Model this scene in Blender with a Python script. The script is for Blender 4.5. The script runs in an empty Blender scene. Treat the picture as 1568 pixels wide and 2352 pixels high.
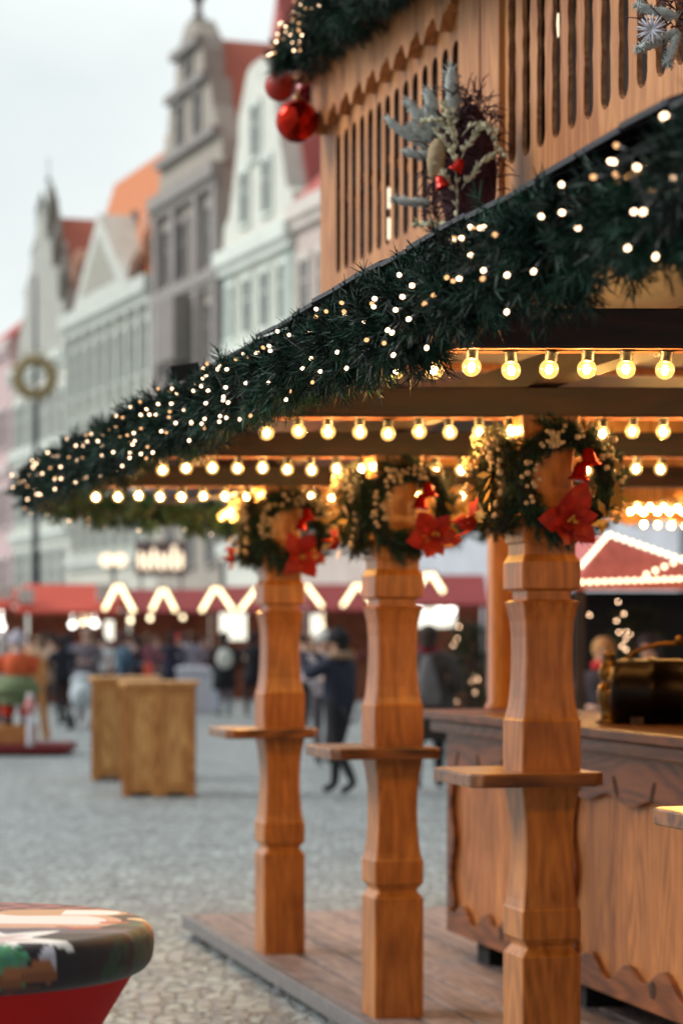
import bpy, bmesh, math, random
import numpy as np
from mathutils import Vector, Matrix
R = math.radians
random.seed(11); rng = np.random.default_rng(5)
SC = bpy.context.scene
COL = SC.collection
F = 5553.0                                   # focal length of the photograph in its 1568-wide view
CAMZ = 1.67
def at(px, Y): return (px-784)/F*Y           # world X of a column of the photograph at depth Y
def zz(py, Y): return CAMZ-(py-1460)/F*Y

def lin(r, g, b):
    f = lambda c: (c/255/12.92) if c/255 <= .04045 else ((c/255+.055)/1.055)**2.4
    return (f(r), f(g), f(b), 1)

# ------------------------------------------------------------------ materials
def newmat(name):
    m = bpy.data.materials.new(name); m.use_nodes = True
    nt = m.node_tree; b = nt.nodes['Principled BSDF']
    return m, nt, b
def N(nt, t, **kw):
    n = nt.nodes.new(t)
    for k, v in kw.items(): setattr(n, k, v)
    return n
def plain(name, col, rough=.6, metal=0, var=.25, scale=12, bump=0, coat=0):
    m, nt, b = newmat(name)
    tc = N(nt, 'ShaderNodeTexCoord'); nz = N(nt, 'ShaderNodeTexNoise')
    nz.inputs['Scale'].default_value = scale; nz.inputs['Detail'].default_value = 5
    nt.links.new(tc.outputs['Object'], nz.inputs['Vector'])
    cr = N(nt, 'ShaderNodeValToRGB')
    cr.color_ramp.elements[0].position = .3; cr.color_ramp.elements[1].position = .7
    cr.color_ramp.elements[0].color = [c*(1-var) for c in col[:3]]+[1]
    cr.color_ramp.elements[1].color = [min(1, c*(1+var*.6)) for c in col[:3]]+[1]
    nt.links.new(nz.outputs['Fac'], cr.inputs['Fac']); nt.links.new(cr.outputs['Color'], b.inputs['Base Color'])
    b.inputs['Roughness'].default_value = rough; b.inputs['Metallic'].default_value = metal
    b.inputs['Coat Weight'].default_value = coat
    if bump:
        bp = N(nt, 'ShaderNodeBump'); bp.inputs['Strength'].default_value = bump; bp.inputs['Distance'].default_value = .01
        nt.links.new(nz.outputs['Fac'], bp.inputs['Height']); nt.links.new(bp.outputs['Normal'], b.inputs['Normal'])
    return m
def wood(name, dark, light, axis='z', rough=.42, coat=.15, freq=1.0, plank=0, plank_axis='y', bump=.15, jitter=True, amp=.16):
    m, nt, b = newmat(name)
    tc = N(nt, 'ShaderNodeTexCoord'); oi = N(nt, 'ShaderNodeObjectInfo')
    mp = N(nt, 'ShaderNodeMapping')
    s = {'x': (.16, 1, 1), 'y': (1, .16, 1), 'z': (1, 1, .16)}[axis]
    mp.inputs['Scale'].default_value = [k*freq for k in s]
    add = N(nt, 'ShaderNodeVectorMath', operation='ADD')
    cmb = N(nt, 'ShaderNodeVectorMath', operation='SCALE'); cmb.inputs['Scale'].default_value = 7.0
    comb = N(nt, 'ShaderNodeCombineXYZ')
    for k in 'XYZ': nt.links.new(oi.outputs['Random'], comb.inputs[k])
    nt.links.new(comb.outputs[0], cmb.inputs[0])
    src = tc.outputs['Object']
    if plank:
        sep = N(nt, 'ShaderNodeSeparateXYZ'); nt.links.new(src, sep.inputs[0])
        dv = N(nt, 'ShaderNodeMath', operation='DIVIDE'); dv.inputs[1].default_value = plank
        nt.links.new(sep.outputs[plank_axis.upper()], dv.inputs[0])
        fl = N(nt, 'ShaderNodeMath', operation='FLOOR'); nt.links.new(dv.outputs[0], fl.inputs[0])
        wn = N(nt, 'ShaderNodeTexWhiteNoise', noise_dimensions='1D'); nt.links.new(fl.outputs[0], wn.inputs['W'])
        sc2 = N(nt, 'ShaderNodeVectorMath', operation='SCALE'); sc2.inputs['Scale'].default_value = 9
        nt.links.new(wn.outputs['Color'], sc2.inputs[0])
        ad2 = N(nt, 'ShaderNodeVectorMath', operation='ADD'); nt.links.new(src, ad2.inputs[0]); nt.links.new(sc2.outputs[0], ad2.inputs[1])
        src = ad2.outputs[0]
    nt.links.new(src, add.inputs[0])
    if jitter: nt.links.new(cmb.outputs[0], add.inputs[1])
    nt.links.new(add.outputs[0], mp.inputs['Vector'])
    n1 = N(nt, 'ShaderNodeTexNoise'); n1.inputs['Scale'].default_value = 5; n1.inputs['Detail'].default_value = 1; n1.inputs['Roughness'].default_value = .4
    nt.links.new(mp.outputs[0], n1.inputs['Vector'])
    ml = N(nt, 'ShaderNodeMath', operation='MULTIPLY'); ml.inputs[1].default_value = 70
    nt.links.new(n1.outputs['Fac'], ml.inputs[0])
    sn = N(nt, 'ShaderNodeMath', operation='SINE'); nt.links.new(ml.outputs[0], sn.inputs[0])
    n2 = N(nt, 'ShaderNodeTexNoise'); n2.inputs['Scale'].default_value = 60; n2.inputs['Detail'].default_value = 4
    nt.links.new(mp.outputs[0], n2.inputs['Vector'])
    n3 = N(nt, 'ShaderNodeTexNoise'); n3.inputs['Scale'].default_value = 3.5; n3.inputs['Detail'].default_value = 3
    nt.links.new(add.outputs[0], n3.inputs['Vector'])
    a1 = N(nt, 'ShaderNodeMath', operation='MULTIPLY_ADD'); a1.inputs[1].default_value = amp; a1.inputs[2].default_value = -.02
    nt.links.new(sn.outputs[0], a1.inputs[0])
    a2 = N(nt, 'ShaderNodeMath', operation='MULTIPLY_ADD'); a2.inputs[1].default_value = .55
    nt.links.new(n2.outputs['Fac'], a2.inputs[0]); nt.links.new(a1.outputs[0], a2.inputs[2])
    a3 = N(nt, 'ShaderNodeMath', operation='MULTIPLY_ADD'); a3.inputs[1].default_value = .55
    nt.links.new(n3.outputs['Fac'], a3.inputs[0]); nt.links.new(a2.outputs[0], a3.inputs[2])
    last = a3
    if plank:
        a4 = N(nt, 'ShaderNodeMath', operation='MULTIPLY_ADD'); a4.inputs[1].default_value = .35
        nt.links.new(wn.outputs['Value'], a4.inputs[0]); nt.links.new(a3.outputs[0], a4.inputs[2]); last = a4
    cr = N(nt, 'ShaderNodeValToRGB'); cr.color_ramp.elements[0].position = .25; cr.color_ramp.elements[1].position = .85 + (.2 if plank else 0)
    cr.color_ramp.elements[0].color = dark; cr.color_ramp.elements[1].color = light
    nt.links.new(last.outputs[0], cr.inputs['Fac']); nt.links.new(cr.outputs[0], b.inputs['Base Color'])
    # knots
    b.inputs['Roughness'].default_value = rough; b.inputs['Coat Weight'].default_value = coat; b.inputs['Coat Roughness'].default_value = .3
    bp = N(nt, 'ShaderNodeBump'); bp.inputs['Strength'].default_value = bump; bp.inputs['Distance'].default_value = .004
    nt.links.new(last.outputs[0], bp.inputs['Height']); nt.links.new(bp.outputs['Normal'], b.inputs['Normal'])
    return m
def glow(name, col, strength, sample=False):
    m = bpy.data.materials.new(name); m.use_nodes = True; nt = m.node_tree
    nt.nodes.remove(nt.nodes['Principled BSDF'])
    e = N(nt, 'ShaderNodeEmission'); e.inputs[0].default_value = (*col, 1); e.inputs[1].default_value = strength
    nt.links.new(e.outputs[0], nt.nodes['Material Output'].inputs[0])
    m.cycles.emission_sampling = 'FRONT' if sample else 'NONE'
    return m
def attr_mat(name, attr='Col', rough=.6, sheen=0, bump=0):
    m, nt, b = newmat(name)
    a = N(nt, 'ShaderNodeAttribute'); a.attribute_name = attr
    nt.links.new(a.outputs['Color'], b.inputs['Base Color']); b.inputs['Roughness'].default_value = rough
    b.inputs['Sheen Weight'].default_value = sheen
    return m

M = {}
M['post'] = wood('varnished_pine', lin(120, 64, 20), lin(204, 130, 58), 'z', .36, .2, amp=.09)
M['shelf'] = wood('shelf_oak', lin(64, 34, 12), lin(150, 92, 40), 'x', .28, .35)
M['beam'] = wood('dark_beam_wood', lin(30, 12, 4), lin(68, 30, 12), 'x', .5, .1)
M['facade'] = wood('larch_boards', lin(150, 86, 44), lin(206, 140, 84), 'z', .55, .05, plank=.135, plank_axis='y', jitter=False)
M['facade_edge'] = wood('larch_edge', lin(150, 88, 52), lin(206, 146, 100), 'y', .6, 0)
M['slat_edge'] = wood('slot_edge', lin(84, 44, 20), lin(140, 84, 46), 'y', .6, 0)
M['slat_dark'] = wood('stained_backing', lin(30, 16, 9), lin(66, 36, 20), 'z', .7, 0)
M['lit_underside'] = wood('bulb_lit_beam_wood', lin(70, 36, 16), lin(112, 66, 36), 'x', .5, .05)  # beam wood made lighter, with the bulbs' glow put into the colour
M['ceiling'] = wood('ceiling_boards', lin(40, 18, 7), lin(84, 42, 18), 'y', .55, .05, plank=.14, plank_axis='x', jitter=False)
M['counter'] = wood('counter_planks', lin(108, 58, 24), lin(198, 132, 74), 'z', .5, .1, plank=.11, plank_axis='y', jitter=False)
M['counter_frame'] = wood('counter_frame_wood', lin(78, 38, 15), lin(142, 82, 40), 'y', .45, .15)
M['counter_top'] = wood('counter_top_wood', lin(62, 32, 16), lin(124, 74, 42), 'y', .42, .2)
M['deck'] = wood('deck_boards', lin(80, 69, 69), lin(150, 134, 130), 'y', .5, .1, plank=.2, plank_axis='x', jitter=False)
M['deck_edge'] = plain('deck_metal_edge', lin(120, 118, 120), .45, .3)
M['black'] = plain('black_block', lin(13, 12, 13), .8)
M['socket'] = plain('black_socket', lin(18, 16, 15), .45)
M['tableboard'] = wood('pale_pine', lin(176, 112, 52), lin(232, 178, 108), 'z', .5, .1)
M['tableframe'] = wood('pine_frame', lin(160, 96, 42), lin(212, 150, 82), 'z', .5, .1)
M['shingle'] = plain('slate_shingle', lin(64, 60, 68), .3, 0, .35, 6)
M['shingle_black'] = plain('tar_shingle', lin(22, 20, 22), .6, 0, .3, 6)
M['red_matte'] = plain('matte_red_bauble', lin(176, 44, 24), .45, 0, .12, 5)
M['red_shiny'] = plain('mirror_red_bauble', lin(190, 34, 14), .08, .85, .05, 3)
M['red_dark'] = plain('dark_red_bauble', lin(110, 14, 16), .2, .3, .1, 3)
M['red_petal'] = plain('red_velvet', lin(160, 28, 10), .7, 0, .45, 30)
M['red_bell'] = plain('red_metal_bell', lin(190, 30, 14), .22, .6, .1, 4)
M['berry'] = plain('cream_berry', lin(178, 156, 126), .55, 0, .2, 20)
M['gold'] = plain('gold_foil', lin(206, 160, 84), .35, .6, .2, 20)
M['twig'] = plain('plum_twig', lin(70, 28, 40), .75, 0, .4, 30)
M['frost'] = plain('frosted_fir', lin(186, 192, 188), .85, 0, .25, 60, .3)
M['straw'] = plain('dried_straw', lin(206, 202, 172), .8, 0, .2, 30)
M['cone'] = plain('pale_cone', lin(168, 146, 112), .8, 0, .3, 40, .4)
M['brass'] = plain('old_brass', lin(112, 80, 38), .3, .9, .3, 8)
M['copper'] = plain('dark_copper', lin(28, 19, 13), .36, .85, .4, 6)
M['filament'] = glow('lit_filament', (1, .60, .22), 1000, True); M['filament_dim'] = glow('lit_dim_filament', (1, .56, .19), 640, True); M['filament_bright'] = glow('lit_bright_filament', (1, .62, .25), 1320, True)
M['fairy'] = glow('lit_fairy_bulb', (1, .66, .40), 5)
M['bokeh'] = glow('lit_small_lamp', (1, .60, .36), 20)
M['white_lamp'] = glow('lit_white_lamp', (1, .95, .85), 5)
M['warm_lamp'] = glow('lit_warm_lamp', (1, .80, .50), 5)
M['neon'] = glow('lit_light_bar', (1, .80, .46), 3.6)
M['sign_glow'] = glow('lit_sign_letters', (1, .80, .56), 1.6)
M['panel_glow'] = glow('lit_stall_interior', (1, .96, .80), 1.3)
def glassmat():
    m = bpy.data.materials.new('amber_bulb_glass'); m.use_nodes = True; nt = m.node_tree
    nt.nodes.remove(nt.nodes['Principled BSDF'])
    t = N(nt, 'ShaderNodeBsdfTransparent'); t.inputs[0].default_value = (1, .86, .6, 1)
    e = N(nt, 'ShaderNodeEmission'); e.inputs[0].default_value = (1, .56, .16, 1); e.inputs[1].default_value = 2.4
    g = N(nt, 'ShaderNodeBsdfGlossy'); g.inputs['Roughness'].default_value = .05
    lw = N(nt, 'ShaderNodeLayerWeight'); lw.inputs[0].default_value = .35
    m1 = N(nt, 'ShaderNodeMixShader'); m1.inputs[0].default_value = .38
    m2 = N(nt, 'ShaderNodeMixShader')
    mu = N(nt, 'ShaderNodeMath', operation='MULTIPLY'); mu.inputs[1].default_value = .5
    nt.links.new(lw.outputs['Fresnel'], mu.inputs[0]); nt.links.new(mu.outputs[0], m2.inputs[0])
    nt.links.new(t.outputs[0], m1.inputs[1]); nt.links.new(e.outputs[0], m1.inputs[2])
    nt.links.new(m1.outputs[0], m2.inputs[1]); nt.links.new(g.outputs[0], m2.inputs[2])
    nt.links.new(m2.outputs[0], nt.nodes['Material Output'].inputs[0])
    m.cycles.emission_sampling = 'NONE'
    return m
M['bulb_glass'] = glassmat()
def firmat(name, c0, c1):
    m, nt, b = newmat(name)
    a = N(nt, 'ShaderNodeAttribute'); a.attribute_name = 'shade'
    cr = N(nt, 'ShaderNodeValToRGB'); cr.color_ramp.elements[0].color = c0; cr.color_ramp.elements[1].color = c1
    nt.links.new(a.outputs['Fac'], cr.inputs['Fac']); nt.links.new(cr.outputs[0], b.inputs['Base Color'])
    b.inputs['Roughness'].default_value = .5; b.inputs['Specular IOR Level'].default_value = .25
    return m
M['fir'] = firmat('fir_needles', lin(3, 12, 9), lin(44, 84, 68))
M['fir_olive'] = firmat('olive_fir_needles', lin(20, 26, 16), lin(70, 76, 44))
M['fir_core'] = plain('fir_core', lin(10, 22, 19), .9)
M['wire'] = plain('dark_green_wire', lin(14, 20, 18), .5)

# ------------------------------------------------------------------ mesh helpers
class MB:
    def __init__(s): s.v = []; s.f = []; s.m = []; s.s = []
    def add(s, vs, fs, mi=0, smooth=False, T=None):
        o = len(s.v)
        s.v += [tuple(T @ Vector(p)) if T else tuple(p) for p in vs]
        s.f += [tuple(i+o for i in f) for f in fs]; s.m += [mi]*len(fs); s.s += [smooth]*len(fs)
        return s
    def box(s, x0, x1, y0, y1, z0, z1, mi=0, T=None):
        return s.add([(x0,y0,z0),(x1,y0,z0),(x1,y1,z0),(x0,y1,z0),(x0,y0,z1),(x1,y0,z1),(x1,y1,z1),(x0,y1,z1)],
                     [(0,3,2,1),(4,5,6,7),(0,1,5,4),(1,2,6,5),(2,3,7,6),(3,0,4,7)], mi, False, T)
    def rings(s, rs, mi=0, smooth=True, cap=True, closed=False, T=None):
        n = len(rs[0]); vs = [p for r in rs for p in r]; fs = []
        k = len(rs)
        for i in range(k if closed else k-1):
            a = i*n; b = ((i+1) % k)*n
            for j in range(n): fs.append((a+j, a+(j+1) % n, b+(j+1) % n, b+j))
        if cap and not closed:
            fs.append(tuple(reversed(range(n)))); fs.append(tuple(range((k-1)*n, k*n)))
        return s.add(vs, fs, mi, smooth, T)
    def tube(s, pts, rad, n=8, mi=0, cap=True):
        pts = [Vector(p) for p in pts]; rs = []
        rad = rad if isinstance(rad, (list, tuple)) else [rad]*len(pts)
        up = Vector((0,0,1))
        for i, p in enumerate(pts):
            d = (pts[min(i+1, len(pts)-1)]-pts[max(i-1, 0)]).normalized()
            u = d.cross(up if abs(d.z) < .95 else Vector((1,0,0))).normalized(); w = d.cross(u)
            rs.append([p+rad[i]*(math.cos(2*math.pi*j/n)*u+math.sin(2*math.pi*j/n)*w) for j in range(n)])
        return s.rings(rs, mi, True, cap)
    def lathe(s, prof, n=24, mi=0, T=None, cap=True):
        return s.rings([[(r*math.cos(2*math.pi*j/n), r*math.sin(2*math.pi*j/n), z) for j in range(n)] for r, z in prof], mi, True, cap, T=T)
    def ball(s, c, r, n=14, k=9, mi=0, sq=(1,1,1)):
        c = Vector(c); rs = []
        for i in range(1, k):
            t = math.pi*i/k
            rs.append([(c.x+r*sq[0]*math.sin(t)*math.cos(2*math.pi*j/n), c.y+r*sq[1]*math.sin(t)*math.sin(2*math.pi*j/n), c.z-r*sq[2]*math.cos(t)) for j in range(n)])
        return s.rings(rs, mi)
    def prism(s, poly, d0, d1, plane='yz', mi=0, T=None):
        """extrude a 2-D polygon; plane names the two axes of the polygon, d0..d1 the third"""
        def P(p, d): return {'yz': (d, p[0], p[1]), 'xz': (p[0], d, p[1]), 'xy': (p[0], p[1], d)}[plane]
        n = len(poly); vs = [P(p, d0) for p in poly]+[P(p, d1) for p in poly]
        fs = [tuple(reversed(range(n))), tuple(range(n, 2*n))]+[(i, (i+1) % n, n+(i+1) % n, n+i) for i in range(n)]
        return s.add(vs, fs, mi, False, T)
    def wavy_strip(s, ys, lo, hi, d0, d1, mi=0, T=None):
        """board in the yz plane between lower edge lo[i] and upper edge hi[i] at each y, thickness d0..d1 in x"""
        n = len(ys); vs = []
        for d in (d0, d1):
            vs += [(d, y, z) for y, z in zip(ys, lo)]; vs += [(d, y, z) for y, z in zip(ys, hi)]
        fs = []
        for i in range(n-1):
            fs += [(i, i+1, n+i+1, n+i), (2*n+i, 3*n+i, 3*n+i+1, 2*n+i+1), (i, 2*n+i, 2*n+i+1, i+1), (n+i, n+i+1, 3*n+i+1, 3*n+i)]
        fs += [(0, n, 3*n, 2*n), (n-1, 3*n-1, 4*n-1, 2*n-1)]
        return s.add(vs, fs, mi, False, T)
    def mesh(s, name):
        me = bpy.data.meshes.new(name); me.from_pydata(s.v, [], s.f)
        me.polygons.foreach_set('material_index', s.m); me.polygons.foreach_set('use_smooth', s.s)
        bm = bmesh.new(); bm.from_mesh(me); bmesh.ops.recalc_face_normals(bm, faces=bm.faces); bm.to_mesh(me); bm.free()
        me.update(); return me
    def build(s, name, mats, parent=None, loc=None, rot=None, bevel=0):
        me = s.mesh(name)
        for m in (mats if isinstance(mats, (list, tuple)) else [mats]): me.materials.append(M[m] if isinstance(m, str) else m)
        return link(name, me, parent, loc, rot, bevel)
def link(name, me, parent=None, loc=None, rot=None, bevel=0):
    o = bpy.data.objects.new(name, me); COL.objects.link(o)
    if parent: o.parent = parent
    if loc is not None: o.location = loc
    if rot is not None: o.rotation_euler = rot
    if bevel:
        b = o.modifiers.new('bevel', 'BEVEL'); b.width = bevel; b.segments = 2; b.limit_method = 'ANGLE'; b.angle_limit = R(35)
    return o
def tag(o, label, cat, group=None, kind=None):
    o['label'] = label; o['category'] = cat
    if group: o['group'] = group
    if kind: o['kind'] = kind
    return o
def thing(name, label, cat, loc=(0,0,0), rz=0, group=None):
    o = bpy.data.objects.new(name, None); COL.objects.link(o); o.empty_display_size = .1
    o.location = loc; o.rotation_euler = (0, 0, rz)
    return tag(o, label, cat, group)
def dup(root, loc, rz, label, group=None, scale=None):
    r = root.copy(); COL.objects.link(r); r.location = loc; r.rotation_euler = (0, 0, rz); r['label'] = label
    if group: r['group'] = group
    if scale: r.scale = (scale,)*3
    def rec(a, b):
        for ch in a.children:
            c = ch.copy(); COL.objects.link(c); c.parent = b; rec(ch, c)
    rec(root, r); return r

# fir: many single needles (triangles) on twigs, in one mesh
def fir_mesh(name, P, D, L, nneedle, nl, nw, spread=.9, core=None, shade=None):
    P = np.asarray(P, float); D = np.asarray(D, float); D /= np.linalg.norm(D, axis=1, keepdims=True)
    n = len(P); L = np.asarray(L, float)
    a = np.where(np.abs(D[:, 2:3]) < .9, np.array([[0, 0, 1.]]), np.array([[1., 0, 0]]))
    U = np.cross(D, a); U /= np.linalg.norm(U, axis=1, keepdims=True); W = np.cross(D, U)
    k = nneedle
    t = np.linspace(.08, 1, k)[None, :]+rng.uniform(-.02, .02, (n, k))
    ph = rng.uniform(0, 2*np.pi, (n, k))
    base = P[:, None]+D[:, None]*(t*L[:, None])[..., None]
    rad = np.cos(ph)[..., None]*U[:, None]+np.sin(ph)[..., None]*W[:, None]
    sp = spread*(1.05-.55*t)[..., None]
    nd = D[:, None]*(1.0)+rad*sp*1.3+rng.normal(0, .12, (n, k, 3))
    nd /= np.linalg.norm(nd, axis=2, keepdims=True)
    ln = nl*rng.uniform(.7, 1.2, (n, k))[..., None]
    side = np.cross(nd, rng.normal(0, 1, (n, k, 3))); side /= np.linalg.norm(side, axis=2, keepdims=True)
    v0 = base-side*nw/2; v1 = base+side*nw/2; v2 = base+nd*ln+side*nw*.12; v3 = base+nd*ln-side*nw*.12
    V = np.stack([v0, v1, v2, v3], 2).reshape(-1, 3)
    nf = n*k
    cv, cf = ([], []) if core is None else (core.v, core.f)
    if core is not None:
        V = np.concatenate([V, np.array(cv)])
    loops = np.arange(nf*4).tolist()+[i+nf*4 for f in cf for i in f]
    tot = [4]*nf+[len(f) for f in cf]
    st = np.concatenate([[0], np.cumsum(tot)[:-1]])
    me = bpy.data.meshes.new(name)
    me.vertices.add(len(V)); me.vertices.foreach_set('co', V.ravel())
    me.loops.add(len(loops)); me.loops.foreach_set('vertex_index', loops)
    me.polygons.add(len(tot)); me.polygons.foreach_set('loop_start', st.astype(np.int32)); me.polygons.foreach_set('loop_total', np.array(tot, np.int32))
    me.polygons.foreach_set('material_index', np.array([0]*nf+[1]*len(cf), np.int32))
    me.update(calc_edges=True); me.validate()
    sh = (rng.uniform(0, 1, n)[:, None]*.7+rng.uniform(0, .3, (n, k))) if shade is None else shade[:, None]+np.zeros((n, k))
    at_ = me.attributes.new('shade', 'FLOAT', 'POINT')
    at_.data.foreach_set('value', np.concatenate([np.repeat(sh.ravel(), 4), np.zeros(len(cv))]).astype(np.float32))
    return me
def garland(path, rad, per_m, nneedle, nl, nw, taper=(1, 1)):
    """twig bases and directions round a path; returns mesh"""
    path = [Vector(p) for p in path]
    seg = [(path[i], path[i+1], (path[i+1]-path[i]).length) for i in range(len(path)-1)]
    tot = sum(s[2] for s in seg); n = int(tot*per_m)
    P, D, L, S = [], [], [], []
    for i in range(n//6):
        q = random.uniform(0, tot); qq = q
        for a, b, l in seg:
            if qq <= l: break
            qq -= l
        p = a.lerp(b, qq/l); d = (b-a).normalized()
        u = d.cross(Vector((0,0,1))).normalized(); w = u.cross(d)
        an = random.uniform(0, 2*math.pi); rr = math.cos(an)*u+math.sin(an)*w
        tf = taper[0]+(taper[1]-taper[0])*q/tot
        r = rad*tf*random.uniform(.8, 1.14)
        main = rr+d*random.uniform(-.7, .7)+Vector((0,0,-.15)); main.normalize()
        p0 = p+rr*r*random.uniform(.12, .6); sh0 = random.random()**1.7
        for k in range(8):
            dv = main+Vector((random.gauss(0,.42), random.gauss(0,.42), random.gauss(0,.42)))
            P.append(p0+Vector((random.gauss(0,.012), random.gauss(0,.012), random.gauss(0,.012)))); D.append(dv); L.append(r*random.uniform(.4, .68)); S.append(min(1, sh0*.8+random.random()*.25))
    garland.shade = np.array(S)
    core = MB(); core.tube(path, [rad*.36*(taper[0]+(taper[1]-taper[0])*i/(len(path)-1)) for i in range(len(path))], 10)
    return P, D, L, core

# ------------------------------------------------------------------ ground
def cobble():
    m, nt, b = newmat('cobblestones')
    tc = N(nt, 'ShaderNodeTexCoord')
    nz = N(nt, 'ShaderNodeTexNoise'); nz.inputs['Scale'].default_value = 2.2; nt.links.new(tc.outputs['Object'], nz.inputs['Vector'])
    mx = N(nt, 'ShaderNodeMix', data_type='RGBA', blend_type='ADD'); mx.inputs[0].default_value = .12
    nt.links.new(tc.outputs['Object'], mx.inputs[6]); nt.links.new(nz.outputs['Color'], mx.inputs[7])
    v1 = N(nt, 'ShaderNodeTexVoronoi', feature='DISTANCE_TO_EDGE'); v1.inputs['Scale'].default_value = 12; v1.inputs['Randomness'].default_value = .6
    v2 = N(nt, 'ShaderNodeTexVoronoi'); v2.inputs['Scale'].default_value = 12; v2.inputs['Randomness'].default_value = .6
    nt.links.new(mx.outputs[2], v1.inputs['Vector']); nt.links.new(mx.outputs[2], v2.inputs['Vector'])
    sp = N(nt, 'ShaderNodeSeparateColor'); nt.links.new(v2.outputs['Color'], sp.inputs[0])
    cr = N(nt, 'ShaderNodeValToRGB'); e = cr.color_ramp.elements
    e[0].color = lin(134, 146, 148); e[1].color = lin(188, 202, 204)
    k = e.new(.35); k.color = lin(160, 164, 170); k = e.new(.7); k.color = lin(176, 187, 187)
    nt.links.new(sp.outputs[0], cr.inputs[0])
    n4 = N(nt, 'ShaderNodeTexNoise'); n4.inputs['Scale'].default_value = .8; n4.inputs['Detail'].default_value = 6; nt.links.new(tc.outputs['Object'], n4.inputs['Vector'])
    c4 = N(nt, 'ShaderNodeValToRGB'); c4.color_ramp.elements[0].position = .3; c4.color_ramp.elements[1].position = .7
    c4.color_ramp.elements[0].color = (.78, .78, .78, 1); c4.color_ramp.elements[1].color = (1, 1, 1, 1); nt.links.new(n4.outputs[0], c4.inputs[0])
    m4 = N(nt, 'ShaderNodeMix', data_type='RGBA', blend_type='MULTIPLY'); m4.inputs[0].default_value = 1
    nt.links.new(cr.outputs[0], m4.inputs[6]); nt.links.new(c4.outputs[0], m4.inputs[7])
    jr = N(nt, 'ShaderNodeMapRange'); jr.inputs['From Min'].default_value = .02; jr.inputs['From Max'].default_value = .11
    nt.links.new(v1.outputs['Distance'], jr.inputs['Value'])
    m5 = N(nt, 'ShaderNodeMix', data_type='RGBA'); m5.inputs[6].default_value = lin(104, 104, 102)
    nt.links.new(jr.outputs[0], m5.inputs[0]); nt.links.new(m4.outputs[2], m5.inputs[7])
    nt.links.new(m5.outputs[2], b.inputs['Base Color'])
    b.inputs['Roughness'].default_value = .5
    bp = N(nt, 'ShaderNodeBump'); bp.inputs['Strength'].default_value = .8; bp.inputs['Distance'].default_value = .02
    nt.links.new(jr.outputs[0], bp.inputs['Height']); nt.links.new(bp.outputs[0], b.inputs['Normal'])
    return m
M['cobble'] = cobble()
g = MB(); g.add([(-900,-300,0),(900,-300,0),(900,2500,0),(-900,2500,0)], [(0,1,2,3)])
o = g.build('ground', 'cobble'); o['kind'] = 'structure'; o['label'] = 'grey cobbled market square'

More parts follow.
